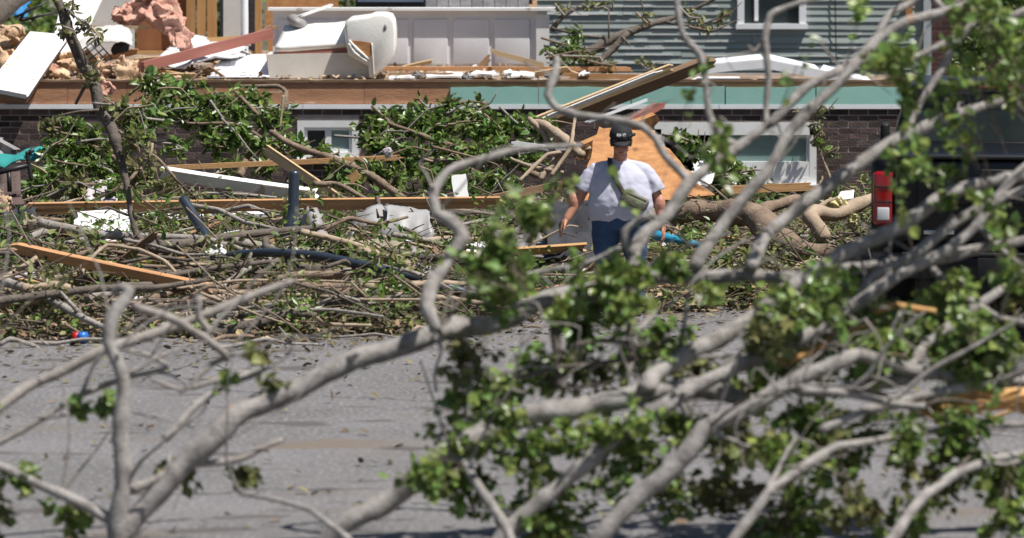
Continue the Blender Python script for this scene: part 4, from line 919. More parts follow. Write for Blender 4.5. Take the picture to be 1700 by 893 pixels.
# metal and cloth
panelthing('bent_grey_sheet', 'bent grey metal sheet right of the upright navy pipe', 'sheet metal', [P(388, 294, 38.9), P(408, 286, 38.9), P(396, 248, 39.3), P(368, 247, 39.3)], .015, 'grey_metal', 8, 10, .03, 3, .02, fn=lambda u, v: .12 * math.sin(u * 2.4), smooth=True)
q = MB(); q.sheet([P(424, 268, 39.9), P(470, 270, 39.8), P(474, 246, 40.3), P(434, 243, 40.4)], 12, 8, .012, .05, 3, 4, .03, lambda u, v: .12 * math.sin(u * 2.8))
q.sheet([P(462, 268, 39.7), P(520, 274, 39.7), P(510, 250, 40.2), P(466, 241, 40.3)], 14, 8, .012, .05, 3, 9, .03, lambda u, v: .16 * math.sin(v * 2.6))
tri('torn_duct', 'torn pale grey metal duct crumpled under the long timber', 'duct', q, 'pale_metal')
panelthing('beige_sheet', 'crumpled beige cloth sheet in the centre of the debris', 'cloth', [P(424, 302, 38.3), P(492, 304, 38.3), P(484, 270, 39.0), P(424, 271, 39.0)], .02, 'beige_cloth', 16, 10, .10, 3, .03, smooth=True)
panelthing('pale_bin_panel', 'pale warped panel right of the beige cloth', 'panel', [P(498, 308, 37.9), P(520, 312, 37.9), P(512, 286, 38.4), P(494, 284, 38.4)], .02, 'grey_metal', 8, 8, .06, 3, .02, smooth=True)
panelthing('grey_sheet_scrap', 'grey flat panel leaning left of the person', 'panel', [P(600, 286, 38.6), P(660, 296, 38.4), P(640, 255, 39.2), P(588, 262, 39.2)], .015, 'grey_metal', 8, 6, .04, 3, .03, smooth=True)
panelthing('black_sheeting', 'black plastic sheeting heaped just left of the person', 'sheeting', [P(645, 292, 38.3), P(706, 292, 38.3), P(700, 228, 39.3), P(652, 232, 39.3)], .02, 'dark_cloth', 14, 12, .16, 2.5, .05, smooth=True)
# strand board sheet behind the person
panelthing('leaning_strand_board', 'big orange strand board leaning behind the person', 'strand board', [P(690, 232, 40.8), P(838, 224, 40.9), P(770, 148, 42.2), P(706, 146, 42.2)], .02, 'osb', 10, 10, .02, 1.5, .03)
plank('torn_orange_slab', P(690, 172, 42.6), P(772, 138, 43.2), .19, .06, 'osb', 'torn orange slab of wood above the leaning strand board', 'slab', wdir=(.2, -.3, 1), jag=.09)
plank('splinter_post', P(738, 142, 44.5), P(778, 119, 45), .08, .06, 'red_wood', 'splintered red brown post under the leaning timber', 'post', jag=.1)
plank('white_corner_strip', P(612, 163, 43.2), P(680, 172, 43.2), .05, .03, 'vinyl', 'white strip lying in the bare sticks above the person at left', 'strip')
panelthing('white_crumple', 'white crumpled scrap right of the leaning strand board', 'scrap', [P(812, 205, 43.6), P(840, 208, 43.6), P(836, 188, 44.0), P(815, 190, 44.0)], .01, 'vinyl', 8, 6, .10, 5, .05, smooth=True)
plank('white_sash_bar', P(820, 190, 45.6), P(838, 165, 45.8), .05, .03, 'vinyl', 'white window bar fallen against the broken window', 'window bar')
plank('sill_plank', P(850, 216, 44), P(950, 212, 44.2), .08, .04, 'lumber', 'orange board lying below the wide window')
plank('front_plank', P(778, 341, 37.6), P(905, 330, 37.9), .11, .05, 'lumber_pale', 'pale plank on the front edge of the debris right of the person', wdir=(0, -.4, 1))
plank('front_plank_dark', P(770, 330, 38.0), P(890, 322, 38.2), .07, .05, 'lumber_old', 'dark plank stacked behind the pale front plank', wdir=(0, -.4, 1))
plank('tan_plank', P(600, 287, 38.3), P(690, 281, 38.4), .08, .03, 'lumber', 'orange plank at the foot of the debris left of the person', wdir=(0, -.7, 1))
plank('rail_plank', P(828, 282, 39.2), P(878, 284, 39.2), .035, .03, 'lumber_pale', 'thin pale rail below the big fallen trunk')
plank('brown_plank_left', P(60, 262, 40.2), P(118, 272, 39.8), .05, .05, 'lumber_old', 'brown board lying left of the white box side')
plank('end_plank', P(575, 228, 42.1), P(690, 205, 42.6), .07, .04, 'lumber_old', 'weathered board rising to the right beyond the long timber')
# blue tube
q = MB(); q.tube([P(772, 267, 38.6), P(784, 270, 38.55), P(800, 273, 38.5), P(832, 281, 38.4)], [.045, .045, .032, .026], 12); tri('blue_tube', 'bright blue tube lying in the debris beside the person', 'tube', q, 'blue_plastic')
# fallen trunks at right
q = MB(); pxtube(q, [(760, 243, 40.6, 9), (800, 241, 40.6, 12), (850, 240, 40.5, 13), (885, 246, 40.3, 15), (905, 268, 39.8, 16), (935, 285, 39.4, 13), (985, 292, 39.2, 11), (1035, 294, 39.1, 10)], 14, .05); pxtube(q, [(882, 245, 40.3, 10), (905, 235, 40.5, 7), (935, 226, 40.8, 5)], 10)
tri('tree_trunk', 'big grey brown fallen trunk curving down behind the bare branches', 'trunk', q, 'bark_brown')
q = MB(); pxtube(q, [(965, 272, 40.2, 10), (955, 262, 40.25, 9), (945, 248, 40.3, 9), (952, 242, 40.4, 9), (985, 241, 40.5, 8), (1018, 226, 40.8, 8), (1040, 215, 41, 7)], 12, .04); pxtube(q, [(955, 241, 40.4, 4), (968, 230, 40.5, 3), (985, 225, 40.6, 2)], 8)
tri('curved_tan_limb', 'curved tan limb elbowed beside the tail light', 'limb', q, 'bark_tan')
panelthing('printed_board', 'small white printed card lying beyond the curved tan limb', 'card', [P(978, 228, 41.8), P(998, 226, 41.8), P(999, 216, 42.1), P(984, 218, 42.1)], .01, 'white_paint', 3, 3)
q = MB(); q.tube([P(360, 326, 36.4), P(400, 333, 36.3), P(450, 337, 36.3), P(515, 346, 36.4)], [.07, .09, .095, .085], 12, wob=.05); tri('bark_log', 'thick brown log lying along the front of the debris', 'log', q, 'bark_brown')
q = MB(); pxtube(q, [(400, 365, 35.9, 5), (420, 358, 36, 5.5), (444, 347, 36.2, 5)], 9); tri('sawn_stub', 'short grey sawn stub by the road left of the thick log', 'stub', q, 'bark_grey')
q = MB(); pxtube(q, [(118, 318, 36.6, 2.2), (124, 300, 36.7, 2.2), (150, 279, 36.9, 2.2), (185, 284, 36.8, 2.4), (215, 296, 36.6, 2.4), (240, 322, 36.3, 2)], 7); tri('arched_stick', 'pale stick arched over the slanting orange timber', 'stick', q, 'bark_tan')
q = MB(); pxtube(q, [(240, 345, 36.0, 3), (330, 320, 36.3, 5), (420, 310, 36.4, 5), (470, 314, 36.4, 4), (560, 335, 36.5, 3)], 8); tri('bowed_branch', 'long bowed brown branch over the thick log', 'branch', q, 'bark_brown')
q = MB(); pxtube(q, [(30, 285, 38.8, 4), (60, 272, 39, 5), (85, 262, 39.2, 4)], 8); tri('grey_bough', 'grey bough at the left above the slanting timber', 'bough', q, 'bark_grey')
q = MB(); pxtube(q, [(384, 208, 41.2, 3.5), (410, 209, 41.2, 3.2), (432, 220, 41, 3), (456, 232, 40.9, 2.5)], 8); tri('hooked_branch', 'hooked brown branch resting on the long timber', 'branch', q, 'bark_brown')
q = MB(); pxtube(q, [(456, 224, 40.6, 2.5), (462, 245, 40.4, 2.3), (473, 265, 40.2, 2), (490, 290, 39.8, 1.6)], 7); tri('dark_whip', 'thin dark whip hanging before the torn grey duct', 'stick', q, 'bark_dark')
for pts, lab in (([(642, 205, 42.5, 3.5), (660, 178, 42.6, 4), (645, 150, 42.8, 4), (630, 135, 43, 3)], 'broken bare bough slanting above the person at left'),
                 ([(690, 176, 42.4, 5), (668, 158, 42.6, 6), (648, 146, 42.8, 6), (636, 140, 43, 5)], 'thick pale stub beside the leaning timber foot'),
                 ([(608, 180, 42.8, 2), (640, 192, 42.6, 2.5), (668, 196, 42.4, 2)], 'thin curved bough crossing left of the person'),
                 ([(655, 200, 42.3, 2.4), (675, 170, 42.4, 2.6), (682, 130, 42.8, 2)], 'upright bare twig rising left of the cap'),
                 ([(618, 206, 42.3, 2), (650, 176, 42.5, 2.3), (700, 168, 42.6, 2)], 'long bare twig crossing toward the orange slab')):
    q = MB(); pxtube(q, pts, 8); tri('bare_bough', lab, 'bough', q, 'bark_tan')
# left corner: gutter, teal cloth, mesh chair, insulation
plank('grey_girder', P(-20, 140, 44.2), P(46, 176, 43.6), .12, .08, 'grey_metal', 'dark grey girder slanting at the left edge below the brick', 'girder')
panelthing('pale_awning', 'pale crumpled awning under the grey girder at left', 'awning', [P(-20, 184, 43.4), P(34, 180, 43.4), P(30, 158, 44.2), P(-20, 155, 44.2)], .02, 'pale_metal', 10, 8, .08, 3, .02, smooth=True)
panelthing('teal_tarp', 'teal cloth strip stretched at the left edge', 'cloth', [P(-10, 193, 43.0), P(84, 178, 43.0), P(88, 168, 43.3), P(-10, 183, 43.3)], .015, 'teal_cloth', 14, 4, .07, 4, .02, smooth=True)
ch = thing('patio_chair', 'brown mesh patio chair with black frame at the left edge', 'chair', on(40, 41.5))
q = MB(); q.sheet([P(26, 226, 41.6), P(52, 222, 41.6), P(51, 195, 41.9), P(28, 197, 41.9)], 4, 4, .012); q.build('backrest', 'mesh_brown', ch)
for pts in ([(59, 172), (61, 190), (64, 205)], [(20, 198), (60, 188)], [(38, 196), (39, 218)], [(66, 170), (59, 175)], [(14, 182), (18, 200), (22, 212)]):
    q = MB(); q.tube([P(x, y, 41.5) for x, y in pts], [.022] * len(pts), 8); q.build('frame_bar', 'black_metal', ch)
q = MB(); q.sheet([P(18, 236, 41.0), P(56, 232, 41.0), P(52, 224, 41.6), P(24, 227, 41.6)], 4, 3, .02); q.build('seat', 'mesh_brown', ch)
for x, y in ((19, 236), (55, 232)): q = MB(); q.tube([P(x, y, 41.1), P(x + 1, 262, 41.1)], [.02, .02], 8); q.build('leg', 'black_metal', ch)
wool('batt_insulation', 'tan insulation batt drooping at the left edge', [(10, 220, 41, 22, .2, 14, .4), (30, 232, 40.8, 14, .15, 10, .6), (2, 238, 40.8, 12, .15, 8, 0)], 'tan_wool', disp=.08)
panelthing('grey_board_left', 'grey white board under the insulation at the left edge', 'board', [P(-10, 262, 40.5), P(20, 254, 40.5), P(14, 226, 40.9), P(-10, 228, 40.9)], .03, 'drywall', 5, 5, jag=.02)
panelthing('black_tarp', 'black cloth crumpled under the insulation at left', 'cloth', [P(24, 280, 39.8), P(84, 280, 39.8), P(66, 240, 40.5), P(30, 246, 40.5)], .02, 'dark_cloth', 14, 10, .14, 3, .04, smooth=True)
wool('grey_sack', 'pale grey sack on the black cloth at left', [(66, 252, 39.9, 11, .1, 7, .6)], 'beige_cloth', 'sack', .05)
# can on the kerb side
cn = thing('paint_can', 'small red and blue can at the edge of the road', 'can', (0, 0, 0))
cX = P(112, 0, 34.7).x; p0 = Vector((cX, edge_Y(cX) - .22, .045)); cn.location = (cX, p0.y, 0)
q = MB(); q.tube([p0, p0 + Vector((.045, -.02, .004))], [.042, .044], 16); q.build('red_band', 'red_plastic', cn)
q = MB(); q.tube([p0 + Vector((.0455, -.02, .004)), p0 + Vector((.10, -.045, .006))], [.044, .044], 16); q.build('blue_body', 'can_blue', cn)

LM = [(362, 240, 'the upright navy pipe'), (255, 258, 'the tilted navy pipe'), (420, 296, 'the long lying navy pipe'), (140, 255, 'the white box side'), (117, 387, 'the red and blue can'), (150, 303, 'the slanting orange timber'), (550, 215, 'the small upright white board'),
      (455, 288, 'the beige cloth'), (470, 252, 'the torn grey duct'), (730, 240, 'the person'), (800, 273, 'the blue tube'), (900, 262, 'the big fallen trunk'), (965, 250, 'the curved tan limb'), (440, 337, 'the thick brown log'), (30, 225, 'the tan insulation batt'), (840, 335, 'the pale front plank'), (625, 285, 'the grey flat panel'), (55, 262, 'the black cloth'), (1030, 225, 'the tail light')]
def where(p):
    x = 600 + p.x / p.y * FX; y = HZ + (CH - p.z) / p.y * FX
    d, lx, ly, nm = min(((x - a) ** 2 + 2 * (y - b) ** 2, a, b, t) for a, b, t in LM); dx = x - lx; dy = y - ly
    far = 'just ' if d < 45 ** 2 else ('' if d < 90 ** 2 else 'well ')
    if abs(dx) > 1.2 * abs(dy): return far + ('right of ' if dx > 0 else 'left of ') + nm
    return (far if far != 'well ' else '') + ('below ' if dy > 0 else 'above ') + nm
HUE = {'bark_grey': 'grey', 'bark_brown': 'brown', 'bark_tan': 'pale tan', 'bark_dark': 'dark', 'lumber': 'orange', 'lumber_pale': 'pale', 'lumber_old': 'dark brown'}
# scattered sticks and splinters, one object each
def scatter_stick(xr, Yr, Lr, rr, mats, label, group, n, ang=.5, lift=.3, spill=.15):
    for i in range(n):
        Y = rnd.uniform(*Yr); x = rnd.uniform(*xr); c = on(x, Y); 
        e = edge_Y(c.x)
        if Y < e + spill: c = Vector((c.x, e + rnd.uniform(spill, .8), 0)); c.z = max(0, hgt(c.x, c.y))
        L = rnd.uniform(*Lr); a = rnd.gauss(0, ang); r = rnd.uniform(*rr); d = Vector((math.cos(a), math.sin(a), 0)) * L / 2
        A = c - d; B = c + d; A.z = max(0, hgt(A.x, A.y)) + rnd.uniform(.01, lift); B.z = max(0, hgt(B.x, B.y)) + rnd.uniform(.01, lift); c.z = max(c.z + r, (A.z + B.z) / 2 + rnd.uniform(-.03, .06))
        q = MB(); q.tube([A, (A + c) / 2 + Vector((rnd.gauss(0, .03), 0, rnd.gauss(0, .03))), c, (B + c) / 2 + Vector((0, rnd.gauss(0, .03), rnd.gauss(0, .03))), B], [r, r * .95, r * .85, r * .7, r * .5], 7, wob=.08)
        if rnd.random() < .6:
            k = (B + c) / 2; q.tube([k, k + Vector((rnd.uniform(-.2, .25), rnd.uniform(-.1, .1), rnd.uniform(.03, .22))) * (L * .7)], [r * .6, r * .3], 5)
        mt = rnd.choice(mats); tri('broken_stick', '%s %s bare stick %s' % ('thick' if r > (rr[0] + rr[1]) / 2 else 'thin', HUE[mt], where(c)), 'stick', q, mt, group)
scatter_stick((-10, 560), (35.0, 38.5), (.5, 2.2), (.012, .048), ['bark_grey', 'bark_brown', 'bark_dark', 'bark_dark', 'bark_tan'], 'bare broken stick strewn along the road edge left of the person', 'sticks along the road edge at left', 74)
scatter_stick((0, 640), (38.5, 43.5), (.6, 1.8), (.010, .026), ['bark_grey', 'bark_brown', 'bark_dark', 'bark_tan'], 'bare broken stick among the planks before the brick wall', 'sticks among the planks', 48, lift=.34)
scatter_stick((620, 1000), (37.6, 42), (.5, 1.5), (.010, .028), ['bark_grey', 'bark_brown', 'bark_tan'], 'bare broken stick strewn between the person and the pickup', 'sticks right of the person', 36, lift=.22)
scatter_stick((0, 900), (34, 35), (.25, 1.0), (.008, .024), ['bark_grey', 'bark_brown', 'bark_tan'], '', 'sticks spilled on the asphalt edge', 26, lift=.03, spill=-.7)
for i in range(44):
    x = rnd.uniform(20, 960); Y = rnd.uniform(35.2, 41.5); c = on(x, Y, .06)
    if Y < edge_Y(c.x) + .2: c = Vector((c.x, edge_Y(c.x) + rnd.uniform(.2, 1.2), 0)); c.z = max(0, hgt(c.x, c.y)) + .05
    a = rnd.gauss(0, .5); L = rnd.uniform(.2, .8) / 2; d = Vector((math.cos(a) * L, math.sin(a) * L, rnd.gauss(0, .07)))
    plank('wood_splinter', c - d, c + d, rnd.uniform(.03, .08), .02, *(lambda mt: (mt, HUE[mt] + ' lumber splinter ' + where(c)))(rnd.choice(['lumber', 'lumber_pale', 'lumber_old'])), 'splinter', 'lumber splinters in the litter', wdir=(rnd.gauss(0, .4), -.6, 1), jag=.05)
for i in range(26):
    x = rnd.uniform(20, 980); Y = rnd.uniform(36.2, 42.5); c = on(x, Y, .07); s = rnd.uniform(.05, .14)
    if Y < edge_Y(c.x) + .2: continue
    panelthing('white_fragment', 'small white fragment lying ' + where(c), 'fragment', [c + Vector((-s, -.02, -.02)), c + Vector((s, -.02, 0)), c + Vector((s * .8, .06, s * .7)), c + Vector((-s * .7, .06, s * .6))], .01, rnd.choice(['white_paint', 'vinyl', 'lilac_cloth']), 4, 4, .04, 6, .02, group='white fragments in the litter')

# ------------------------------------------------------------------ person
def remeshed(name, mb, vox, smooth_it, mat, parent, warp=None):
    """one continuous surface grown over overlapping shapes"""
    me = bpy.data.meshes.new('tmp'); me.from_pydata([tuple(v) for v in mb.v], [], mb.f); me.update()
    ob = bpy.data.objects.new('tmp', me); C.objects.link(ob)
    m = ob.modifiers.new('r', 'REMESH'); m.mode = 'VOXEL'; m.voxel_size = vox
    if smooth_it: k = ob.modifiers.new('s', 'SMOOTH'); k.iterations = smooth_it; k.factor = .5
    dg = bpy.context.evaluated_depsgraph_get(); out = bpy.data.meshes.new_from_object(ob.evaluated_get(dg), depsgraph=dg)
    bpy.data.objects.remove(ob); bpy.data.meshes.remove(me); out.name = name
    if warp:
        nv = [v.normal.copy() for v in out.vertices]
        for v, n_ in zip(out.vertices, nv): v.co = v.co + n_ * warp(v.co)
    out.materials.clear(); out.materials.append(MATS[mat]); out.polygons.foreach_set('use_smooth', [True] * len(out.polygons)); out.update()
    o = bpy.data.objects.new(name, out); C.objects.link(o); o.parent = parent
    return o
PX, PY = P(733, 0, 36.9).x, 36.9
person = thing('person', 'person in pale grey tee, jeans and black cap walking through the debris', 'person', (PX, PY, max(0.0, hgt(PX, PY))))
def cap_(q, a, b, ra, rb, seg=12):
    a = Vector(a); b = Vector(b); q.tube([a, b], [ra, rb], seg, True); q.ell(a, (ra, ra, ra), None, 2); q.ell(b, (rb, rb, rb), None, 2)
# head: turned down
hr = Matrix.Rotation(math.radians(17), 3, 'X')
HC = Vector((.005, -.080, 1.468))
def H(x, y, z): return HC + hr @ (Vector((x, y, z)) * 1.08)
b_ = MB()
b_.ell(H(0, .012, .035), (.077, .096, .092), hr); b_.ell(H(0, -.022, -.045), (.062, .070, .078), hr); b_.ell(H(0, -.050, -.098), (.034, .030, .026), hr)
b_.ell(H(0, -.094, -.022), (.013, .020, .024), hr, 2); b_.ell(H(0, -.103, -.034), (.016, .014, .012), hr, 2)
for s_ in (-1, 1):
    b_.ell(H(s_ * .079, .012, -.015), (.011, .020, .032), hr, 2); b_.ell(H(s_ * .036, -.066, -.045), (.028, .026, .026), hr, 2)
    b_.ell(H(s_ * .031, -.078, .016), (.026, .014, .010), hr, 2)
b_.ell(H(0, -.086, -.066), (.024, .010, .008), hr, 2)
cap_(b_, (0, .015, 1.27), (.002, -.045, 1.41), .062, .056)
b_.ell((0, .02, 1.20), (.15, .09, .09))
# arms: shoulder, elbow, wrist
arms = {-1: [(-.215, .02, 1.235), (-.335, .03, 1.00), (-.445, -.035, .815)], 1: [(.215, .02, 1.235), (.315, .035, .985), (.350, -.02, .775)]}
for s_, (a, e, w_) in arms.items():
    cap_(b_, Vector(a) + Vector((0, 0, -.03)), e, .050, .047); cap_(b_, e, w_, .050, .033); b_.ell((Vector(e) + Vector(w_)) / 2 + Vector((0, 0, .05)), (.050, .050, .085), None, 2)
    d = (Vector(w_) - Vector(e)).normalized(); side = Vector((0, -1, 0)); side = (side - d * side.dot(d)).normalized(); out_ = d.cross(side)
    if out_.x * s_ < 0: out_ = -out_
    pc = Vector(w_) + d * .055
    R_ = Matrix((side, out_, d)).transposed()
    b_.ell(pc, (.042, .020, .052), R_, 2); cap_(b_, Vector(w_), pc, .029, .026)
    for k, (u, ln) in enumerate(((-.030, .062), (-.010, .076), (.011, .072), (.030, .056))):
        k0 = pc + d * .040 + side * u; k1 = k0 + d * ln * .5 - out_ * .006; k2 = k1 + d * ln * .42 - out_ * .022
        cap_(b_, k0, k1, .0105, .0098, 8); cap_(b_, k1, k2, .0098, .0085, 8)
    t0 = pc - d * .012 + side * .036; t1 = t0 + side * .026 + d * .036 - out_ * .008; t2 = t1 + d * .034 + side * .002 - out_ * .012
    cap_(b_, t0, t1, .0135, .0115, 8); cap_(b_, t1, t2, .0115, .0095, 8)
# a torso and legs so that the body is one figure under the clothes
b_.ell((0, .02, 1.06), (.20, .12, .20)); b_.ell((0, .01, .85), (.205, .125, .14))
for s_ in (-1, 1):
    cap_(b_, (s_ * .11, .01, .80), (s_ * .115, 0, .47), .085, .058); cap_(b_, (s_ * .115, 0, .47), (s_ * .12, .02, .09), .055, .038); b_.ell((s_ * .12, -.04, .045), (.038, .10, .035), None, 2)
body = remeshed('body', b_, .0058, 3, 'skin', person)
# shirt
q = MB()
tors = [(.795, .258, .165, 0), (.85, .270, .178, -.008), (.92, .276, .188, -.014), (.99, .268, .186, -.014), (1.06, .254, .174, -.008), (1.13, .236, .160, .0), (1.19, .208, .140, .012), (1.25, .150, .105, .02), (1.285, .085, .075, .015)]
vs_ = []; fs_ = []; nr = 36
for (z_, rx_, ry_, cy_) in tors:
    for k in range(nr):
        a_ = 2 * math.pi * k / nr; ca, sa = math.cos(a_), math.sin(a_); vs_.append((rx_ * math.copysign(abs(ca) ** .85, ca), cy_ + ry_ * math.copysign(abs(sa) ** .85, sa), z_))
for j in range(len(tors) - 1):
    for k in range(nr): fs_.append((j * nr + k, j * nr + (k + 1) % nr, (j + 1) * nr + (k + 1) % nr, (j + 1) * nr + k))
fs_.append(tuple(range(nr))[::-1]); fs_.append(tuple(range((len(tors) - 1) * nr, len(tors) * nr))); q.add(vs_, fs_, True)
for s_, (a, e, w_) in arms.items():
    a = Vector(a); e = Vector(e); m_ = a + (e - a) * .80
    cap_(q, (s_ * .06, .02, 1.262), a + Vector((-s_ * .02, 0, -.02)), .050, .066); q.tube([a + Vector((-s_ * .03, 0, .0)), a + (e - a) * .4, m_], [.066, .078, .090], 18)
cap_(q, (0, .02, 1.24), (0, .012, 1.285), .082, .074)
def fold(p):
    t = p.z; k = .004 * mnoise.noise(Vector((p.x * 9, p.y * 6, t * 14))) + .003 * mnoise.noise(Vector((p.x * 22 + t * 10, 3, t * 26)))
    k += .0025 * math.sin((t * 30 + abs(p.x) * 22) + 3 * mnoise.noise(Vector((p.x * 5, 1, t * 5)))) * max(0, min(1, (abs(p.x) - .10) / .12)) * (1 if t < 1.2 else .2)
    k += .0055 * mnoise.noise(Vector((p.x * 14 + t * 9, 7 + p.y * 4, t * 7 - p.x * 5)))
    if t < .86: k += .004 * math.sin(p.x * 45)
    return k
shirt = remeshed('shirt', q, .008, 9, 'shirt', person, fold)
q = MB(); q.tube([Vector((.083 * math.cos(a), .016 + .070 * math.sin(a) , 1.295 - .016 * (1 - math.sin(a)) )) for a in np.linspace(0, 2 * math.pi, 25)], [.009] * 25, 6, False); q.build('collar', 'shirt', shirt, loc=(0, 0, 0))
# jeans
q = MB(); q.ell((0, .005, .80), (.240, .165, .13)); q.tube([(0, 0, .88), (0, 0, .80), (0, 0, .72)], [.235, .243, .225], 24); q.v = [(v[0], v[1] * .72, v[2]) for v in q.v]
for s_, kn, ft in ((-1, (-.125, -.02, .46), (-.125, .02, .07)), (1, (.125, -.07, .47), (.13, .06, .08))):
    q.tube([(s_ * .115, .005, .78), (s_ * .122, -.01, .64), kn, ((kn[0] + ft[0]) / 2, (kn[1] + ft[1]) / 2 + .015, .27), ft], [.125, .118, .088, .078, .074], 20)
def jf(p): return .006 * mnoise.noise(Vector((p.x * 10, p.y * 10, p.z * 18))) + .004 * math.sin(p.z * 60 + p.x * 30) * (1 if p.z < .6 else .4)
jeans = remeshed('jeans', q, .010, 3, 'denim', person, jf)
q = MB(); q.tube([Vector((.235 * math.cos(a), .150 * math.sin(a), .865)) for a in np.linspace(0, 2 * math.pi, 33)], [.014] * 33, 6, False); q.build('waistband', 'denim', jeans, loc=(0, 0, 0))
for s_, fx_, fy in ((-1, -.125, .0), (1, .13, .05)):
    q = MB(); q.ell((fx_, fy - .05, .05), (.047, .125, .048)); q.box((fx_, fy - .05, .012), (.088, .25, .024)); remeshed('shoe', q, .008, 3, 'rubber', person)
# hair, cap, glasses
q = MB(); q.ell(H(0, .050, -.015), (.083, .070, .090), hr); q.ell(H(0, .082, -.085), (.050, .040, .07), hr)
for s_ in (-1, 1): q.ell(H(s_ * .072, .012, -.005), (.016, .034, .055), hr)
remeshed('hair', q, .008, 2, 'hair', person, lambda p: .003 * math.sin(p.x * 300))
q = MB(); bm = bmesh.new(); bmesh.ops.create_icosphere(bm, subdivisions=4, radius=1)
vs_ = [H(v.co.x * .092, .008 + v.co.y * .112, .038 + (v.co.z * .098 if v.co.z > 0 else v.co.z * .02)) for v in bm.verts]; bm.verts.index_update()
q.add(vs_, [[v.index for v in f.verts] for f in bm.faces], True); bm.free(); capo = q.build('cap', 'cap_black', person, loc=(0, 0, 0))
q = MB(); top = []; bot = []; nn_ = 16
for j in range(5):
    for i in range(nn_ + 1):
        a = math.pi * (1 + i / nn_); ex_ = j / 4 * .070 * (.25 + .75 * abs(math.sin(a))); p = H(math.cos(a) * (.090 - .004 * j), .008 + math.sin(a) * .108 - ex_, .030 - .010 * j / 4 - .018 * (math.cos(a)) ** 2)
        top.append(p); bot.append(p - hr @ Vector((0, 0, .006)))
W_ = nn_ + 1; n = len(top); fs_ = []
for j in range(4):
    for i in range(nn_): k = j * W_ + i; fs_ += [(k, k + 1, k + W_ + 1, k + W_), (n + k, n + k + W_, n + k + W_ + 1, n + k + 1)]
for i in range(nn_): k = 4 * W_ + i; fs_.append((k, k + 1, n + k + 1, n + k)); fs_.append((i, n + i, n + i + 1, i + 1))
q.add(top + bot, fs_, True); q.build('brim', 'cap_black', capo, loc=(0, 0, 0))
q = MB(); q.ell(H(0, .01, .136), (.009, .009, .006), None, 2); q.build('button', 'cap_black', capo, loc=(0, 0, 0))
def capfront(u, v, o=.003):      # point on the front of the crown
    a = math.pi * 1.5 + u / .1; el = v; return H(math.cos(a) * (.092 + o) * math.cos(el), .008 + math.sin(a) * (.112 + o) * math.cos(el), .038 + .098 * math.sin(el))
emb = [[(-.045, .30), (-.039, .55), (-.033, .30)], [(-.043, .40), (-.035, .40)], [(-.026, .30), (-.026, .55), (-.015, .30), (-.015, .55)], [(-.007, .30), (-.007, .55)], [(-.007, .43), (.003, .43)], [(.010, .55), (.016, .42), (.022, .55)], [(.016, .42), (.016, .30)], [(.030, .30), (.030, .55), (.042, .50), (.030, .43)]]
for st_ in emb:
    q = MB(); q.tube([capfront(u, v) for u, v in st_], [.0024] * len(st_), 5, step=.004) if len(st_) > 2 else q.tube([capfront(u, v) for u, v in st_], [.0024] * 2, 5)
    q.build('embroidery', 'thread_white', capo, loc=(0, 0, 0))
gl = MB()
for s_ in (-1, 1): gl.ell(H(s_ * .017 + .082, -.050 + s_ * .022, .060), (.020, .010, .016), Matrix.Rotation(.95, 3, 'Z') @ hr)
gl.tube([H(.062, -.085, .066), H(.104, -.022, .066)], [.004, .004], 6); glo = gl.build('sunglasses', 'glass_dark', person, loc=(0, 0, 0))
for s_ in (-1, 1):
    q = MB(); q.ell(H(s_ * .031, -.077, .0), (.012, .008, .006), hr, 2); e_ = q.build('eye', 'eye_white', body, loc=(0, 0, 0))
    q = MB(); q.tube([H(s_ * .031 - .016, -.089, .021), H(s_ * .031, -.094, .024), H(s_ * .031 + .016, -.088, .020)], [.003, .004, .002], 5); q.build('eyebrow', 'hair', body, loc=(0, 0, 0))
q = MB(); q.ell(H(0, -.092, -.067), (.021, .007, .006), hr, 2); q.build('lips', 'lip', body, loc=(0, 0, 0))
# cross-body pack
q = MB(); R_ = Matrix.Rotation(math.radians(24), 3, 'Y'); q.bbox((.115, -.195, .975), (.24, .075, .115), .032, R_); bagb = q.build('pack', 'bag', person, loc=(0, 0, 0))
q = MB(); q.bbox((.115, -.237, .962), (.19, .022, .070), .010, R_); q.build('pocket', 'bag', bagb, loc=(0, 0, 0))
q = MB(); q.tube([Vector((.115, -.234, .975)) + R_ @ Vector((u, 0, .040)) for u in (-.09, 0, .09)], [.0035] * 3, 5); q.build('zip', 'strap', bagb, loc=(0, 0, 0))
def strip(name, pts, wdt, mat, parent):
    q = MB(); L_ = [Vector(p) for p in pts]; L_, _ = resample(L_, [1] * len(L_), .03); a_ = []; 
    for i, p in enumerate(L_):
        t = (L_[min(i + 1, len(L_) - 1)] - L_[max(i - 1, 0)]).normalized(); s_ = t.cross(Vector((0, -1, .25))).normalized() * wdt / 2; a_.append((p - s_, p + s_))
    n = len(a_); vs_ = [x for ab in a_ for x in ab] + [x + Vector((0, -.005, 0)) for ab in a_ for x in ab]; fs_ = []
    for i in range(n - 1): k = 2 * i; fs_ += [(k, k + 1, k + 3, k + 2), (2 * n + k, 2 * n + k + 2, 2 * n + k + 3, 2 * n + k + 1), (k, k + 2, 2 * n + k + 2, 2 * n + k), (k + 1, 2 * n + k + 1, 2 * n + k + 3, k + 3)]
    q.add(vs_, fs_, True); return q.build(name, mat, parent, loc=(0, 0, 0))
strip('strap', [(-.085, .03, 1.318), (-.090, -.070, 1.290), (-.078, -.140, 1.215), (-.030, -.178, 1.13), (.005, -.198, 1.07), (.030, -.205, 1.02)], .040, 'strap', bagb)
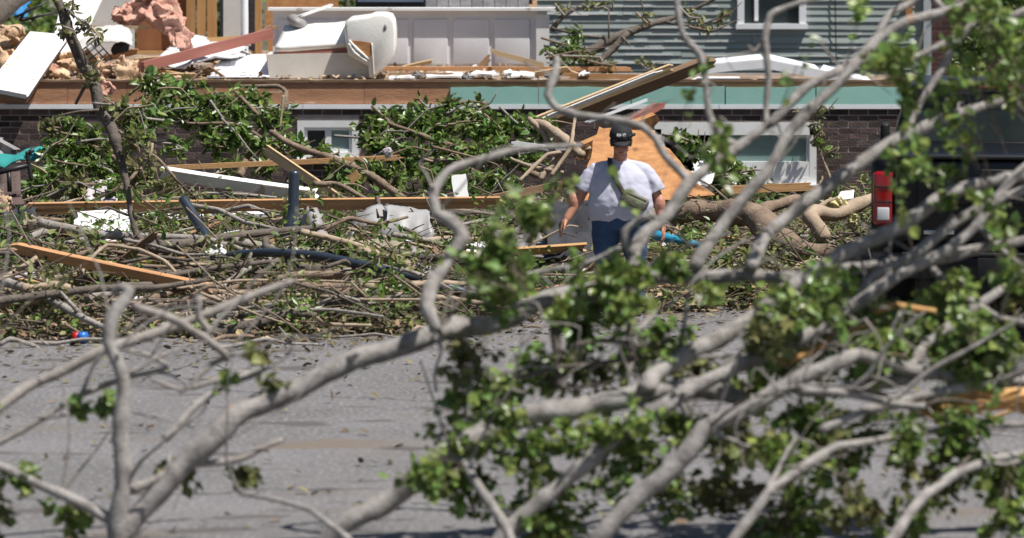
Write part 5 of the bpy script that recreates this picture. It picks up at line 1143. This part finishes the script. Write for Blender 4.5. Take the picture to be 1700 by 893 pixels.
# the local geometry above is relative to the feet
# stick held in the hand
hw = Vector((PX - .475, PY - .05, person.location.z + .735))
q = MB(); q.tube([hw + Vector((-.30, -.02, -.15)), hw + Vector((-.1, 0, -.05)), hw + Vector((.05, 0, .02)), hw + Vector((.16, .01, .0))], [.008, .009, .009, .006], 7); tri('held_stick', 'thin bare stick held in the hand of the person', 'stick', q, 'bark_tan')

# ------------------------------------------------------------------ pickup truck (seen from behind)
TX, TY = P(1018, 0, 35.0).x, 35.0
yaw = math.radians(-7)
RT = Matrix.Rotation(yaw, 3, 'Z'); TO = Vector((TX, TY, 0)) + RT @ Vector((1.0, 0, 0))
truck = thing('pickup_truck', 'black pickup truck seen from behind at the right edge', 'pickup truck', TO)
truck.rotation_euler = (0, 0, yaw)
def tb(q, name, mat, parent=None): return q.build(name, mat, parent or truck, loc=(0, 0, 0))
def loft(sections, closed=True):
    q = MB(); n = len(sections[0]); vs_ = [p for s_ in sections for p in s_]; fs_ = []
    for k in range(len(sections) - 1):
        for i in range(n): fs_.append((k * n + i, k * n + (i + 1) % n, (k + 1) * n + (i + 1) % n, (k + 1) * n + i))
    fs_.append(tuple(range(n))[::-1]); fs_.append(tuple(range((len(sections) - 1) * n, len(sections) * n))); q.add(vs_, fs_, True); return q
def rsec(w, z0, z1, y, r=.07, tumble=0.0, n=5):
    """rounded rectangle section across the truck"""
    pts = []
    for cx, cz, a0 in ((w - r, z0 + r, -90), (w - r, z1 - r, 0), (-w + r, z1 - r, 90), (-w + r, z0 + r, 180)):
        for i in range(n):
            a = math.radians(a0 + 90 * i / (n - 1)); zz = cz + r * math.sin(a); k = 1 - tumble * max(0, (zz - z0) / (z1 - z0)); pts.append((( cx + r * math.cos(a)) * k, y, zz))
    return pts
bed = loft([rsec(.95, .62, 1.40, .0, .09), rsec(1.0, .55, 1.45, .05, .09), rsec(1.01, .50, 1.46, .5, .09), rsec(1.01, .50, 1.46, 1.75, .09)]); bedo = tb(bed, 'bed', 'truck_paint')
cabl = loft([rsec(.99, .48, 1.47, 1.78, .08), rsec(1.0, .45, 1.45, 2.4, .08), rsec(1.0, .45, 1.42, 4.0, .08), rsec(.99, .47, 1.30, 4.6, .1), rsec(.95, .50, 1.15, 5.6, .14), rsec(.88, .55, 1.02, 5.75, .14)]); tb(cabl, 'body', 'truck_paint')
gh_ = loft([rsec(.90, 1.40, 1.87, 1.86, .10, .16), rsec(.92, 1.40, 1.94, 2.1, .12, .16), rsec(.92, 1.40, 1.95, 3.3, .12, .16), rsec(.9, 1.38, 1.5, 4.3, .05, .1)]); cab = tb(gh_, 'cab', 'truck_paint')
q = MB(); q.prism([(-.72, 1.845, 1.47), (.72, 1.845, 1.47), (.65, 1.848, 1.80), (-.65, 1.848, 1.80)], (0, .02, 0)); q.v = [(v[0], v[1] + (v[2] - 1.47) * .05, v[2]) for v in q.v]; tb(q, 'rear_window', 'glass_dark', cab)
q = MB(); q.bbox((0, 1.87, 1.915), (.34, .04, .03), .008); tb(q, 'brake_lamp', 'red_lens', cab)
q = MB(); q.bbox((0, -.012, 1.10), (1.50, .06, .66), .025); tg = tb(q, 'tailgate', 'truck_paint')
q = MB(); q.bbox((0, -.045, 1.19), (1.26, .03, .22), .012); tb(q, 'recess', 'truck_paint', tg)
q = MB(); q.bbox((0, -.065, 1.33), (.26, .035, .07), .012); tb(q, 'handle', 'truck_plastic', tg)
q = MB(); q.bbox((0, .0, 1.455), (1.62, .10, .035), .012); tb(q, 'top_cap', 'truck_plastic', tg)
q = MB(); q.bbox((-.46, -.05, .86), (.24, .012, .035), .004); tb(q, 'nameplate', 'chrome', tg)
for s_ in (-1, 1):
    q = MB(); q.bbox((s_ * .90, -.012, 1.125), (.165, .11, .43), .035); tl = tb(q, 'tail_light', 'red_lens'); q = MB(); q.bbox((s_ * .90, -.068, 1.10), (.14, .012, .012), .003); q.bbox((s_ * .90, -.068, 1.22), (.14, .012, .012), .003); q.bbox((s_ * .80, -.04, 1.125), (.02, .06, .44), .006); tb(q, 'lamp_divider', 'truck_plastic', tl)
    q = MB(); q.bbox((s_ * .90, -.066, 1.005), (.095, .02, .10), .006); tb(q, 'reverse_lens', 'white_lens', tl)
    q = MB(); q.bbox((s_ * 1.012, .75, 1.47), (.03, 2.0, .04), .01); tb(q, 'bed_rail', 'truck_plastic')
    q = MB(); q.bbox((s_ * 1.02, 3.75, 1.40), (.08, .22, .22), .03); q.tube([(s_ * .95, 3.8, 1.34), (s_ * 1.0, 3.77, 1.36)], [.03, .03], 8); tb(q, 'mirror', 'truck_plastic')
    for yy in (1.15, 4.75):
        q = MB(); q.tube([(s_ * .70, yy, .40), (s_ * .73, yy, .40), (s_ * .95, yy, .40), (s_ * .98, yy, .40)], [.36, .40, .40, .36], 28, step=.2); wh = tb(q, 'wheel', 'rubber')
        q = MB(); q.tube([(s_ * .97, yy, .40), (s_ * .99, yy, .40)], [.26, .23], 24); tb(q, 'rim', 'chrome', wh)
    q = MB(); q.tube([(s_ * .99, .08, .62), (s_ * 1.025, .06, .75), (s_ * 1.025, .06, .92)], [.012, .014, .008], 6); tb(q, 'corner_glint', 'chrome')  # chrome sliver shaped as the highlight along the body side
q = MB(); q.bbox((0, -.13, .60), (1.96, .20, .20), .04); bp = tb(q, 'bumper', 'truck_paint')
q = MB(); q.bbox((0, -.215, .70), (1.5, .06, .03), .008); tb(q, 'step_pad', 'truck_plastic', bp)
q = MB(); q.bbox((0, -.238, .60), (.31, .012, .155), .004); tb(q, 'number_plate', 'truck_plastic', bp)
q = MB(); q.bbox((0, .1, .42), (1.3, .2, .18), .03); tb(q, 'hitch_frame', 'truck_plastic')


# leafy sprigs torn off and dropped over the sticks
for i in range(26):
    x = rnd.uniform(10, 1000); Y = rnd.uniform(36.2, 41.5); c = on(x, Y, .10)
    if Y < edge_Y(c.x) + .3 or 640 < x < 800: continue
    if any(abs(x - a) < 30 for a in (362, 255)): continue
    t = thing('leafy_sprig', 'torn leafy sprig dropped ' + where(c), 'sprig', c, 'leafy sprigs over the debris')
    q = MB(); d = Vector((rnd.uniform(-.3, .3), rnd.uniform(-.15, .15), .12)); q.tube([c - d, c + Vector((0, 0, .05)), c + d], [.010, .008, .004], 6); q.build('stem', 'bark_brown', t)
    for k in range(3): clump('leaf_clump', c + d * rnd.uniform(-.5, 1) + Vector((0, 0, .03)), rnd.uniform(.10, .17), 46, .075, rnd.choice(['leaf', 'leaf_olive', 'leaf_olive']), t, (1.2, .9, .5))

# ------------------------------------------------------------------ fallen tree in the near foreground
near = thing('near_fallen_tree', 'large fallen tree with bare grey branches sprawling across the near road', 'fallen tree', P(900, 640, 24.3))
nb_pts = []; nb_px = []
def nb(pts, Y0=24.0, Y1=None, mat='bark_near', seg=12, parent=None):
    Y1 = Y0 if Y1 is None else Y1; n = len(pts); L_ = []
    for i, (x, y, r) in enumerate(pts): L_.append((x, y, Y0 + (Y1 - Y0) * i / (n - 1), r))
    q = MB(); pxtube(q, L_, seg, .035)
    # knuckles and stubs
    for k in range(max(1, n // 3)):
        a = L_[rnd.randrange(1, n)]; p = P(a[0], a[1], a[2]); rr = PXW(a[3], a[2])
        d_ = Vector((rnd.gauss(0, 1), rnd.gauss(0, 1), rnd.gauss(.4, 1))).normalized(); q.tube([p, p + d_ * rr * rnd.uniform(1.2, 2.6)], [rr * .55, rr * .28], 7)
    o = q.build('branch', mat, parent or near); nb_pts.extend([P(a[0], a[1], a[2]) for a in L_]); nb_px.extend(L_); return o
# main arching limb and its shoots
nb([(150, 640, 12), (225, 535, 13), (290, 480, 13), (340, 449, 12.5), (420, 412, 12), (500, 386, 12), (545, 374, 12), (600, 361, 10.5), (680, 334, 10), (750, 318, 9.5), (830, 311, 8.5), (930, 313, 7), (1010, 306, 6), (1080, 298, 5), (1145, 282, 4.5), (1220, 268, 4)], 24.0, 25.0)
nb([(524, 376, 9), (511, 348, 8), (519, 322, 8), (543, 292, 7.5), (558, 268, 7), (546, 252, 7), (526, 241, 6), (520, 216, 5.5), (533, 197, 5), (560, 185, 5), (612, 172, 4), (690, 165, 2.6)], 24.1, 24.8)
nb([(742, 318, 9), (750, 285, 8), (764, 265, 7.5), (790, 243, 7), (812, 211, 7), (840, 186, 6), (868, 165, 6), (905, 138, 5.5), (950, 98, 5), (984, 78, 5)], 24.5, 25.2)
nb([(812, 211, 6), (800, 195, 5), (785, 178, 5), (774, 158, 5), (757, 145, 4.5), (728, 138, 4.5), (692, 131, 4.5), (660, 123, 5), (650, 108, 5), (657, 85, 5), (661, 66, 3.5)], 24.9, 25.4)
nb([(748, 290, 5), (740, 278, 5), (738, 262, 5), (752, 250, 4), (770, 243, 4)], 24.4)
nb([(815, 306, 8), (832, 278, 7), (852, 252, 6.5), (890, 206, 6.5), (920, 162, 6), (950, 122, 6), (986, 90, 6), (1004, 66, 6.5), (1022, 46, 6), (1062, 25, 5.5), (1110, 11, 5), (1175, -12, 4.5), (1230, -40, 4)], 24.6, 25.4)
nb([(880, 306, 8), (898, 268, 7.5), (950, 222, 7), (1010, 181, 7), (1062, 150, 6.5), (1118, 128, 5.5), (1160, 116, 5), (1220, 95, 5)], 24.6, 25.6)
nb([(992, 74, 5), (1022, 45, 4.5), (1042, 16, 4.5), (1062, 4, 4), (1085, -18, 4), (1100, -60, 3)], 25.2, 25.6)
nb([(1000, 70, 4), (1012, 77, 3.5), (1040, 80, 4), (1062, 66, 4), (1100, 50, 4), (1142, 34, 4), (1220, 2, 4)], 25.3, 25.7)
nb([(1056, 155, 3.2), (1066, 132, 4), (1078, 112, 4), (1098, 78, 4), (1120, 42, 4), (1140, 20, 3.6), (1148, -8, 3), (1156, -58, 2.4)], 25.2, 25.6)
nb([(1070, -55, 3), (1084, -10, 4), (1096, 6, 4), (1106, 14, 3.5)], 25.5)
nb([(780, -60, 3), (794, -10, 4), (800, 22, 4), (806, 42, 4), (823, 62, 4), (829, 92, 4), (833, 128, 4), (847, 156, 4.4), (866, 165, 4.6)], 25.2, 25.0)
nb([(1030, -40, 3), (968, -6, 3.6), (935, 4, 4), (905, 16, 4), (896, 45, 3.8), (902, 88, 3.8), (900, 120, 3.6), (899, 142, 3.6)], 25.4, 25.2)
nb([(560, 320, 3), (570, 330, 3), (640, 310, 3.4), (700, 296, 3), (735, 280, 2.6)], 24.4)
# lower right limbs
nb([(330, 700, 11), (430, 590, 12), (540, 512, 12), (640, 472, 12), (700, 457, 12.5), (762, 450, 12), (822, 447, 11), (870, 452, 9)], 23.6, 24.0)
nb([(765, 446, 10), (770, 428, 10.5), (800, 405, 10), (870, 367, 9.5), (930, 330, 9), (985, 290, 8.5), (1050, 256, 8), (1100, 228, 7.5), (1150, 209, 6.5), (1225, 196, 6)], 23.8, 24.8)
nb([(520, 700, 11), (620, 590, 10), (735, 490, 10), (800, 452, 10), (855, 422, 9), (905, 405, 8.5), (950, 380, 8), (1000, 346, 7.5), (1040, 321, 7), (1075, 304, 6.5), (1112, 280, 6), (1145, 250, 5.5), (1162, 224, 5), (1182, 200, 5), (1220, 166, 4.5)], 23.5, 24.6)
nb([(958, 388, 6), (985, 356, 6), (1010, 326, 6), (1030, 306, 5.5), (1070, 290, 6), (1105, 260, 6), (1140, 238, 5.5), (1170, 224, 5), (1225, 205, 5)], 24.1, 24.7)
nb([(975, 306, 4.5), (1040, 297, 5), (1085, 292, 5), (1140, 281, 4.5), (1225, 266, 4)], 24.7, 25.0)
nb([(1062, 430, 6), (1068, 410, 6), (1080, 390, 6), (1110, 370, 6), (1150, 340, 5.5), (1182, 318, 5), (1225, 290, 5)], 23.9, 24.6)
nb([(640, 700, 11), (730, 590, 10), (830, 490, 10), (890, 456, 9), (950, 425, 9), (1002, 404, 8.5), (1030, 412, 8), (1062, 422, 7), (1112, 430, 7), (1160, 432, 7), (1225, 436, 7)], 23.3, 24.0)
nb([(905, 440, 5), (940, 446, 7), (1000, 440, 8), (1055, 432, 7), (1070, 431, 4)], 23.6, 23.9)
nb([(938, 446, 5), (990, 448, 5), (1040, 455, 5), (1080, 461, 4)], 23.5)
nb([(960, 490, 5), (1020, 466, 5), (1072, 453, 5.5), (1130, 441, 5.5), (1175, 428, 5), (1225, 410, 4)], 23.5, 23.9)
nb([(1088, 306, 4.5), (1105, 320, 4.5), (1132, 340, 4.5), (1165, 358, 4.5), (1225, 372, 4)], 24.5, 24.2)
nb([(1138, 255, 3), (1160, 280, 3), (1185, 300, 3), (1225, 325, 3)], 24.6, 24.4)
nb([(945, 312, 5), (960, 332, 5), (975, 352, 5), (990, 366, 4)], 24.4, 24.2, 'bark_dark')
nb([(656, 360, 5), (660, 385, 5.5), (664, 410, 5.5), (662, 440, 5)], 24.2, 24.0, 'bark_dark')
nb([(747, 330, 4.5), (748, 355, 4.5), (745, 380, 4.5), (748, 410, 4)], 24.2, 24.0, 'bark_dark')
nb([(615, 430, 2.5), (665, 418, 2.6), (720, 410, 2.8), (752, 408, 2.4)], 24, 24, 'bark_dark')
nb([(680, 392, 2.2), (720, 388, 2.6), (758, 394, 2.4), (790, 388, 2)], 24, 24, 'bark_dark')
nb([(528, 380, 2), (530, 400, 2), (522, 425, 2.2), (524, 445, 2)], 23.9)
nb([(906, 412, 7), (935, 402, 6), (962, 394, 5), (990, 380, 4.5), (1022, 367, 2.5)], 23.9, 24.2, 'torn_wood')
nb([(1020, 354, 3.5), (1045, 348, 4), (1065, 352, 4), (1092, 354, 3)], 24.2, 24.2, 'torn_wood')
nb([(1030, 395, 2.5), (1042, 375, 2.5), (1052, 355, 2.2)], 24.1)
nb([(1010, 400, 3.5), (1030, 385, 4), (1050, 400, 4), (1068, 415, 3.5)], 24, 24, 'bark_dark')
# trunk along the bottom and lower boughs
q = MB(); pxtube(q, [(300, 712, 22.6, 34), (640, 700, 22.6, 34), (820, 690, 22.7, 32), (1000, 680, 22.8, 30), (1260, 668, 22.9, 27)], 18, .04); q.build('trunk', 'bark_near', near)
for pts in ([(640, 690, 8), (600, 590, 6), (560, 530, 5), (530, 505, 3)], [(820, 680, 8), (900, 560, 6), (980, 510, 5), (1080, 490, 4), (1220, 480, 3)], [(1000, 670, 8), (1080, 560, 6), (1150, 525, 5), (1225, 512, 3)], [(470, 690, 6), (430, 620, 4), (380, 580, 3), (300, 560, 2.4)]):
    nb(pts, 22.8, 23.9)
def side_shoots(n, ok, parent, rlo, rhi, mean):
    pool = [a for a in nb_px if ok(a)]
    for k in range(n):
        x, y, Yk, rp = rnd.choice(pool); Lp = rnd.uniform(70, 230); a_ = rnd.gauss(mean, .6); r_ = min(rnd.uniform(rlo, rhi), rp * .75); pts = []
        for i in range(5):
            pts.append((x, y, r_ * (1 - .17 * i))); x += math.cos(a_) * Lp / 4; y -= math.sin(a_) * Lp / 4; a_ += rnd.gauss(0, .28)
        nb(pts, Yk, Yk + rnd.gauss(0, .25), rnd.choice(['bark_near', 'bark_near', 'bark_grey', 'bark_dark']), 7, parent)
side_shoots(14, lambda a: 520 < a[0] < 900 and a[1] > 330 and a[3] > 2.5, near, 1.8, 4.0, .6)
side_shoots(16, lambda a: a[0] > 800 and a[1] > 430 and a[3] > 2.5, near, 2.2, 4.8, .45)
# leaf clumps on it
fgc = [(590, 252, 20, 40), (635, 238, 14, 24), (570, 300, 26, 60), (600, 325, 26, 60), (620, 300, 18, 30), (560, 405, 28, 70), (595, 440, 34, 90), (650, 420, 36, 90), (690, 375, 32, 80), (700, 430, 36, 90), (760, 400, 32, 70), (738, 345, 20, 36), (790, 385, 24, 50), (820, 420, 30, 70),
       (555, 450, 26, 60), (676, 350, 22, 40), (742, 230, 7, 4), (728, 203, 6, 4), (672, 205, 12, 14), (622, 222, 12, 16), (640, 250, 14, 20), (846, 165, 12, 18), (850, 145, 10, 12), (790, 300, 20, 34), (765, 298, 16, 26), (722, 306, 15, 26), (700, 318, 14, 22), (742, 344, 16, 28), (712, 345, 16, 26), (735, 300, 10, 12), (690, 300, 12, 18), (840, 330, 14, 20),
       (1050, 62, 24, 60), (1036, 74, 18, 40), (1055, 80, 16, 30), (1112, 150, 12, 14), (1108, 78, 14, 20), (1150, 62, 22, 34), (1182, 40, 22, 36), (1140, 14, 18, 26), (1172, 84, 18, 26), (1005, 4, 8, 10), (1098, 118, 16, 28), (1112, 200, 13, 20), (1096, 222, 13, 18), (1142, 236, 14, 22), (1172, 250, 14, 20),
       (1165, 305, 20, 34), (1120, 325, 20, 34), (1100, 350, 26, 50), (1060, 370, 28, 64), (960, 340, 28, 70), (930, 365, 30, 80), (900, 385, 30, 80), (1000, 395, 30, 80), (1040, 398, 26, 60), (1080, 395, 30, 80), (1130, 385, 34, 90), (1170, 395, 34, 90), (1190, 345, 26, 60), (880, 430, 28, 70),
       (975, 440, 22, 40), (965, 312, 18, 30), (985, 330, 20, 40), (1020, 375, 22, 40), (1100, 415, 26, 60), (1150, 415, 24, 50), (920, 330, 16, 24), (1060, 185, 12, 16), (948, 46, 6, 6), (820, 70, 7, 8), (1058, 182, 14, 20), (1066, 150, 11, 14), (1050, 205, 8, 8), (1110, 20, 16, 24),
       (560, 500, 34, 90), (620, 520, 36, 100), (690, 500, 36, 100), (740, 530, 34, 90), (800, 500, 34, 90), (870, 500, 34, 90), (930, 480, 30, 70), (980, 530, 34, 90), (1060, 500, 30, 80), (1130, 490, 30, 70), (1180, 540, 36, 90), (640, 570, 36, 90), (560, 570, 34, 80), (840, 560, 34, 80), (1080, 560, 34, 80), (500, 540, 26, 50), (940, 585, 30, 70), (1180, 600, 34, 80)]
for k in range(18): fgc.append((rnd.uniform(530, 1200), rnd.uniform(455, 628), rnd.uniform(22, 36), rnd.randrange(40, 70)))
for k in range(12): fgc.append((rnd.uniform(880, 1200), rnd.uniform(350, 440), rnd.uniform(18, 30), rnd.randrange(30, 50)))
for k in range(3): fgc.append((rnd.uniform(1120, 1200), rnd.uniform(-50, 60), rnd.uniform(16, 26), rnd.randrange(24, 40)))
for x, y, r, n in fgc:
    Y = 24.1 + rnd.uniform(-.5, .8) if y < 460 else 23.7 + rnd.uniform(-.3, .4)
    p = P(x, y, Y); an = min(nb_pts, key=lambda q_: (q_ - p).length)
    m = 'leaf_near' if rnd.random() < .88 else 'leaf_olive'
    clump('leaf_clump', p, PXW(r * 1.35, Y), int(n * 2.3), .054, m, near, (1.05, .9, .8), True, anchor=an)
tq = MB()
for i in range(190):
    a = rnd.choice(nb_pts); d = Vector((rnd.gauss(.15, .5), rnd.gauss(0, .25), rnd.gauss(.1, .5))) * rnd.uniform(.12, .42); m_ = a + d * .5 + Vector((rnd.gauss(0, .03), 0, rnd.gauss(0, .03)))
    tq.tube([a, m_, a + d, a + d + Vector((rnd.gauss(.05, .1), 0, rnd.gauss(0, .1)))], [.008, .006, .0045, .002], 5)
tag(tq.build('twigs', 'bark_grey', near), kind='stuff')
# torn open limb showing its orange wood
nb([(1062, 468, 7), (1095, 463, 12), (1140, 459, 15), (1180, 456, 17), (1240, 452, 18)], 24.5, 24.8, 'torn_wood')
for k in range(14):
    x = rnd.uniform(1080, 1195); y = rnd.uniform(446, 470); p = P(x, y, 24.4); d = Vector((rnd.uniform(.06, .16), rnd.gauss(0, .02), rnd.gauss(.01, .025)))
    plank('splinter', p - d, p + d, rnd.uniform(.015, .035), .01, 'torn_wood', wdir=(0, -.5, 1), jag=.03, parent=near)

# left foreground limb
lf = thing('left_fallen_limb', 'thin grey fallen limb with a pale knobbed stub in the left foreground', 'fallen limb', P(100, 636, 24.2))
near_l = len(nb_pts)
nb([(-30, 492, 6), (20, 467, 6), (60, 445, 6.5), (140, 402, 6.5), (200, 380, 6), (245, 363, 5.5), (300, 343, 5), (360, 320, 4)], 24.2, 25, 'bark_grey', parent=lf)
nb([(166, 640, 11), (165, 520, 10), (163, 467, 9), (164, 430, 8), (158, 405, 7.5), (152, 386, 7.5), (158, 362, 8), (172, 346, 7), (178, 334, 6), (166, 328, 5), (158, 334, 4.5)], 24.0, 24.2, parent=lf)
nb([(180, 347, 4.5), (205, 356, 4.5), (230, 366, 5), (262, 384, 5), (282, 402, 5), (286, 410, 3)], 24.2, 24.4, 'bark_grey', parent=lf)
nb([(255, 336, 4), (254, 360, 4), (268, 380, 4)], 24.4, 24.4, 'bark_grey', parent=lf)
nb([(286, 405, 3), (270, 412, 3), (250, 428, 3.5), (246, 442, 3)], 24.4, 24.3, 'bark_grey', parent=lf)
nb([(20, 505, 4), (75, 475, 3.5), (120, 448, 4), (165, 430, 3.5), (218, 419, 3), (200, 405, 2.5), (170, 398, 2)], 24.3, 24.4, 'bark_grey', parent=lf)
nb([(200, 432, 2), (235, 445, 2.4), (285, 430, 3), (300, 428, 2)], 24.3, 24.3, 'bark_grey', parent=lf)
nb([(0, 430, 3), (4, 412, 3), (18, 398, 3.5), (26, 385, 3)], 24.3, 24.3, 'bark_grey', parent=lf)
nb([(215, 500, 5), (250, 462, 5), (290, 435, 4), (330, 415, 3)], 24.1, 24.4, parent=lf)
nb([(166, 600, 7), (100, 560, 6), (30, 530, 5), (-30, 520, 4)], 24.0, 24.2, parent=lf)
nb([(165, 560, 6), (240, 530, 5), (300, 520, 4), (350, 500, 3)], 24.0, 24.2, 'bark_grey', parent=lf)
side_shoots(22, lambda a: a[0] < 330 and a[1] > 380 and a[3] > 2.2, lf, 1.4, 3.2, .8)
for x, y, r, n in ((4, 372, 12, 18), (10, 462, 12, 14), (140, 462, 18, 30), (120, 462, 12, 16), (312, 405, 14, 22), (338, 440, 12, 18), (285, 428, 9, 10), (22, 442, 8, 8), (60, 540, 24, 50), (230, 535, 24, 50), (300, 545, 22, 40), (110, 590, 26, 56), (20, 600, 26, 56)):
    p = P(x, y, 24.2); an = min(nb_pts[near_l:], key=lambda q_: (q_ - p).length); clump('leaf_clump', p, PXW(r, 24.2), int(n * 2), .056, rnd.choice(['leaf_near', 'leaf_olive']), lf, (1.05, .9, .8), True, anchor=an)

# labels that still coincide say which of the pair or trio is meant
by = {}
for o in list(C.objects):
    if o.parent is None and 'label' in o and 'group' in o: by.setdefault(o['label'], []).append(o)
for lab, os_ in by.items():
    if 2 <= len(os_) <= 4:
        os_.sort(key=lambda o: o.location.x / max(1, o.location.y))
        nm = {2: ('left one of two', 'right one of two'), 3: ('leftmost of three', 'middle of three', 'rightmost of three'), 4: ('first of four from left', 'second of four from left', 'third of four from left', 'last of four from left')}[len(os_)]
        for o, t in zip(os_, nm): o['label'] = lab + ', ' + t
